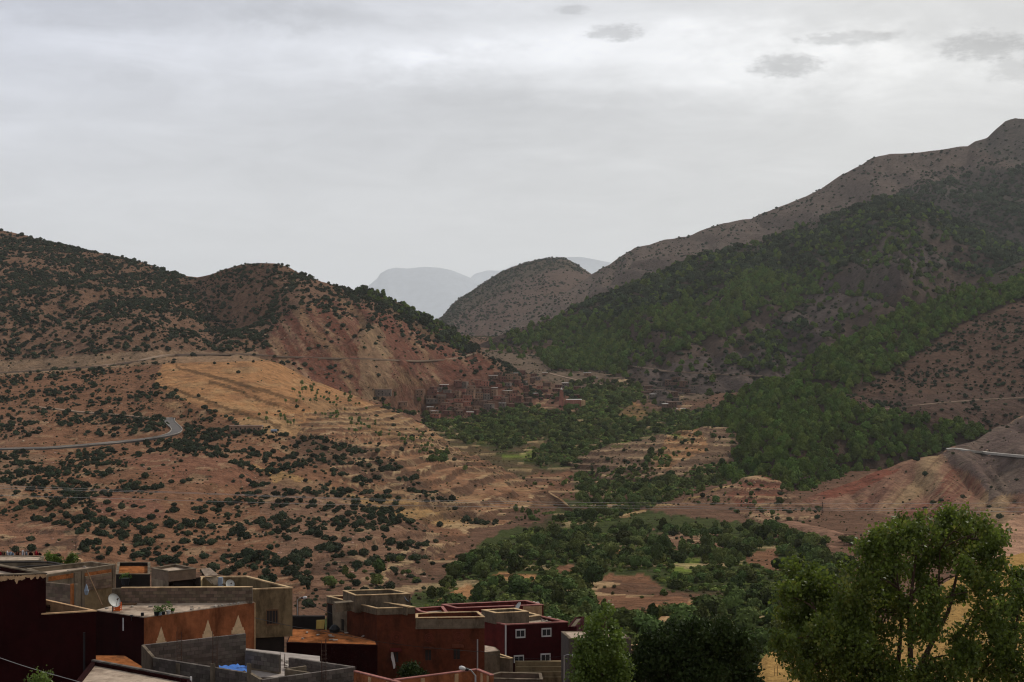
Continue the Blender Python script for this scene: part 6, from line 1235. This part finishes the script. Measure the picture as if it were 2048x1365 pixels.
# ------------------------------------------------------------------ foreground trees
M['leaf1'] = mat('poplar_leaf', (0.090, 0.122, 0.018), vary=.6, scale=1.4, rough=.5, spec=.3, trans=.5, dark=(0.19,0.19,0.035), dscale=1.6, dpos=(.54,.64)); M['leaf2'] = mat('bright_leaf', (0.10, 0.145, 0.022), vary=.5, scale=1.2, rough=.5, spec=.3, trans=.35)
M['leaf3'] = mat('dark_leaf', (0.026, 0.040, 0.010), vary=.5, scale=1.0, rough=.7, spec=.1, trans=.15); M['bark2'] = mat('brown_bark', (0.07, 0.042, 0.028), vary=.3, scale=8, rough=1)
def leafy(name, label, base, lobes, n, ls, lm, seed, stems, hollow=.35, droop=.2):
    """base: trunk foot (world); lobes: (px, py, Y, radius m); leaves gathered in clusters round twig ends in the lobes"""
    r = np.random.default_rng(seed); o = empty(name, base, label, 'tree'); B0 = Vector(base)
    ctr = [Vector(PY(x, y, Y)) for (x, y, Y, _) in lobes]; rad_ = [q[3] for q in lobes]
    tk = MB(); brm = MB(); tw = MB()
    forks = []
    for s_ in stems:
        pts = [B0+Vector((r.normal()*.12, r.normal()*.12, 0))]; e = Vector(PY(*s_[:3])); m1 = B0.lerp(e, .35)+Vector((r.normal()*.3, r.normal()*.3, .3)); m2 = B0.lerp(e, .7)+Vector((r.normal()*.25, r.normal()*.25, .2))
        pts += [m1, m2, e]; fine_ = []
        for i in range(3):
            for k in range(4): fine_.append(pts[i].lerp(pts[i+1], k/4))
        fine_.append(e); tk.tube(fine_, [s_[3]*(1-.85*i/12) for i in range(13)], 7); forks.append(fine_)
    P_, Nn = [], []
    area = sum(q*q for q in rad_)
    for c, R in zip(ctr, rad_):
        cand = [p for f in forks for p in f[3:]]; p0 = min(cand, key=lambda p: (p-c).length+max(0, p.z-c.z)*2)
        mid = p0.lerp(c, .5)+Vector((r.normal()*.1*R, r.normal()*.1*R, .15*R)); brm.tube([p0, p0.lerp(mid, .5)+Vector((0,0,.05*R)), mid, c], [.05*R+.01, .04*R+.008, .03*R+.006, .012], 5)
        nt_ = max(4, int(26*R*R)); per = n*R*R/area/nt_
        for t in range(nt_):
            d = Vector(r.normal(size=3)).normalized(); q = c+d*R*(hollow+(1-hollow)*r.random()**.6); q.z += R*.05
            st = c.lerp(q, .15+.3*r.random()); tw.tube([st, st.lerp(q, .5)+Vector((0,0,.06*R)), q], [.012, .009, .005], 3)
            k = r.poisson(per)
            for _ in range(k):
                u = r.random(); g_ = st.lerp(q, .35+.75*u); g_ += Vector(r.normal(size=3))*(.10+.09*R); P_.append(g_)
    P_ = np.array([tuple(p) for p in P_]); k = len(P_)
    nr = r.normal(size=(k, 3)); nr[:, 2] = nr[:, 2]*.8+.25; nr /= np.linalg.norm(nr, axis=1)[:, None]
    a = np.cross(nr, r.normal(size=(k, 3))); a /= np.linalg.norm(a, axis=1)[:, None]; b = np.cross(nr, a); s = (ls*(.55+.8*r.random(k)))[:, None]
    shape = [(-.5, 0, 0), (-.15, .42, .10), (.5, .0, -.06), (-.15, -.42, .10)]
    V_ = np.stack([P_+a*s*u+b*s*v+nr*s*w for u, v, w in shape], 1).reshape(-1, 3)-np.array(base); idx = np.arange(k)*4
    Fq = np.concatenate([np.stack([idx, idx+1, idx+2], 1), np.stack([idx, idx+2, idx+3], 1)])
    me = bpy.data.meshes.new('crown'); me.vertices.add(len(V_)); me.vertices.foreach_set('co', V_.astype(np.float32).ravel()); me.loops.add(Fq.size); me.loops.foreach_set('vertex_index', Fq.ravel().astype(np.int32)); me.polygons.add(len(Fq)); me.polygons.foreach_set('loop_start', np.arange(0, Fq.size, 3)); me.polygons.foreach_set('loop_total', np.full(len(Fq), 3)); me.update(); me.materials.append(lm)
    link('crown', me, o)['kind'] = 'stuff'; tk.build('trunk', M['bark2'], o, True); brm.build('branch', M['bark2'], o, True); tw.build('twig', M['bark2'], o)['kind'] = 'stuff'
    print(name, k, 'leaves')
zf = lambda Y: zg(Y)-.2
Yt = 46.0; s = Yt/F
r0 = np.random.default_rng(5)
big = []
for (x, y, R) in [(1835,1075,46),(1790,1100,48),(1745,1105,40),(1900,1062,44),(1945,1080,46),(1880,1100,50),(1965,1120,40),(1985,1085,24),(1725,1150,46),(1790,1160,56),(1850,1165,40),(1925,1150,30),(1705,1205,56),(1660,1230,50),(1770,1230,60),(1840,1250,46),(1620,1290,54),(1690,1290,60),(1760,1310,56),(1660,1345,60),(1740,1370,60),
                  (1600,1150,40),(1640,1165,40),(1585,1195,34),(1625,1220,40),(1590,1245,40),(1560,1285,26),(2000,1140,24),(2015,1180,26),(2040,1215,40),(1980,1230,46),(1930,1275,34),(2020,1290,60),(1960,1330,56),(1880,1350,48),(2050,1350,60),(1830,1380,50),(1600,1340,30),(2035,1145,18),(1960,1180,26),(1980,1150,22),(1905,1195,30),(1870,1215,34),(2000,1255,34),(1930,1310,34),(2045,1180,24),(1560,1300,26),(1650,1275,40),(1720,1260,44),(1845,1042,20),(1800,1050,22),(1925,1042,18),(1760,1075,18),(1965,1062,20),(2000,1075,14)]:
    big.append((x, y, Yt+r0.normal()*.9, R*s*1.02))
leafy('large_leafy_tree', 'large multi-stemmed green tree filling the lower right foreground', PY(1800, 1600, Yt), big, 60000, .12, M['leaf1'], 3, [(1835,1080,Yt,.16), (1930,1080,Yt+.5,.15), (1700,1180,Yt-.3,.14), (1790,1110,Yt+.6,.13), (1960,1200,Yt+.3,.12), (1630,1220,Yt-.6,.12), (2030,1260,Yt,.11), (1880,1100,Yt-.5,.12)], hollow=.45)
Yp = 62.0; s = Yp/F; pop = [(x, y, Yp+r0.normal()*.5, R*s) for (x, y, R) in [(1214,1226,11),(1200,1248,17),(1226,1256,20),(1180,1250,9),(1240,1278,14),(1160,1300,14),(1190,1268,24),(1215,1285,30),(1180,1295,28),(1235,1300,26),(1205,1320,36),(1165,1330,26),(1240,1335,28),(1190,1355,40),(1155,1360,26),(1240,1370,30),(1215,1212,7),(1195,1236,9)]]
leafy('bright_leafy_tree', 'bright green slender leafy tree in front of the pale block building', PY(1200, 1520, Yp), pop, 12500, .13, M['leaf2'], 4, [(1212,1240,Yp,.12), (1180,1290,Yp,.09), (1235,1300,Yp,.09)], hollow=.15)
Yd = 66.0; s = Yd/F; dk = [(x, y, Yd+r0.normal()*1.2, R*s) for (x, y, R) in [(1310,1290,30),(1345,1278,34),(1390,1270,38),(1440,1276,38),(1480,1290,32),(1500,1320,28),(1420,1310,50),(1360,1320,50),(1300,1330,40),(1270,1350,36),(1470,1345,44),(1400,1360,60),(1330,1370,50),(1505,1360,24),(1375,1262,20),(1415,1262,18),(1285,1310,22)]]
leafy('dark_leafy_tree', 'very dark broad leafy tree at the bottom, right of the bright slender tree', PY(1400, 1540, Yd), dk, 26000, .17, M['leaf3'], 5, [(1400,1290,Yd,.2), (1330,1310,Yd,.14), (1460,1310,Yd,.14)], hollow=.1)
Yb = 58.0; s = Yb/F; leafy('small_bush', 'small green bush against the maroon wall at the bottom left', PY(80, 1400, Yb), [(80,1360,Yb,18*s),(70,1368,Yb,16*s),(90,1370,Yb,14*s)], 700, .09, M['leaf2'], 6, [(80,1365,Yb,.04)])
Yb = 108.0; s = Yb/F; leafy('dark_courtyard_tree', 'dark green tree crown in the yard below the brown orange house', PY(823, 1400, Yb), [(815,1345,Yb,16*s),(835,1348,Yb,16*s),(825,1340,Yb,14*s),(850,1354,Yb,10*s)], 2200, .2, M['leaf3'], 7, [(825,1348,Yb,.1)])
Yb = 118.0; s = Yb/F; leafy('roof_greenery', 'green shrub growing beside the crate among the far left roofs', PY(120, 1145, Yb), [(98,1117,Yb,9*s),(105,1121,Yb,8*s),(145,1119,Yb,9*s),(138,1122,Yb,8*s),(120,1124,Yb,8*s)], 1600, .17, M['leaf2'], 8, [(120,1122,Yb,.06)])
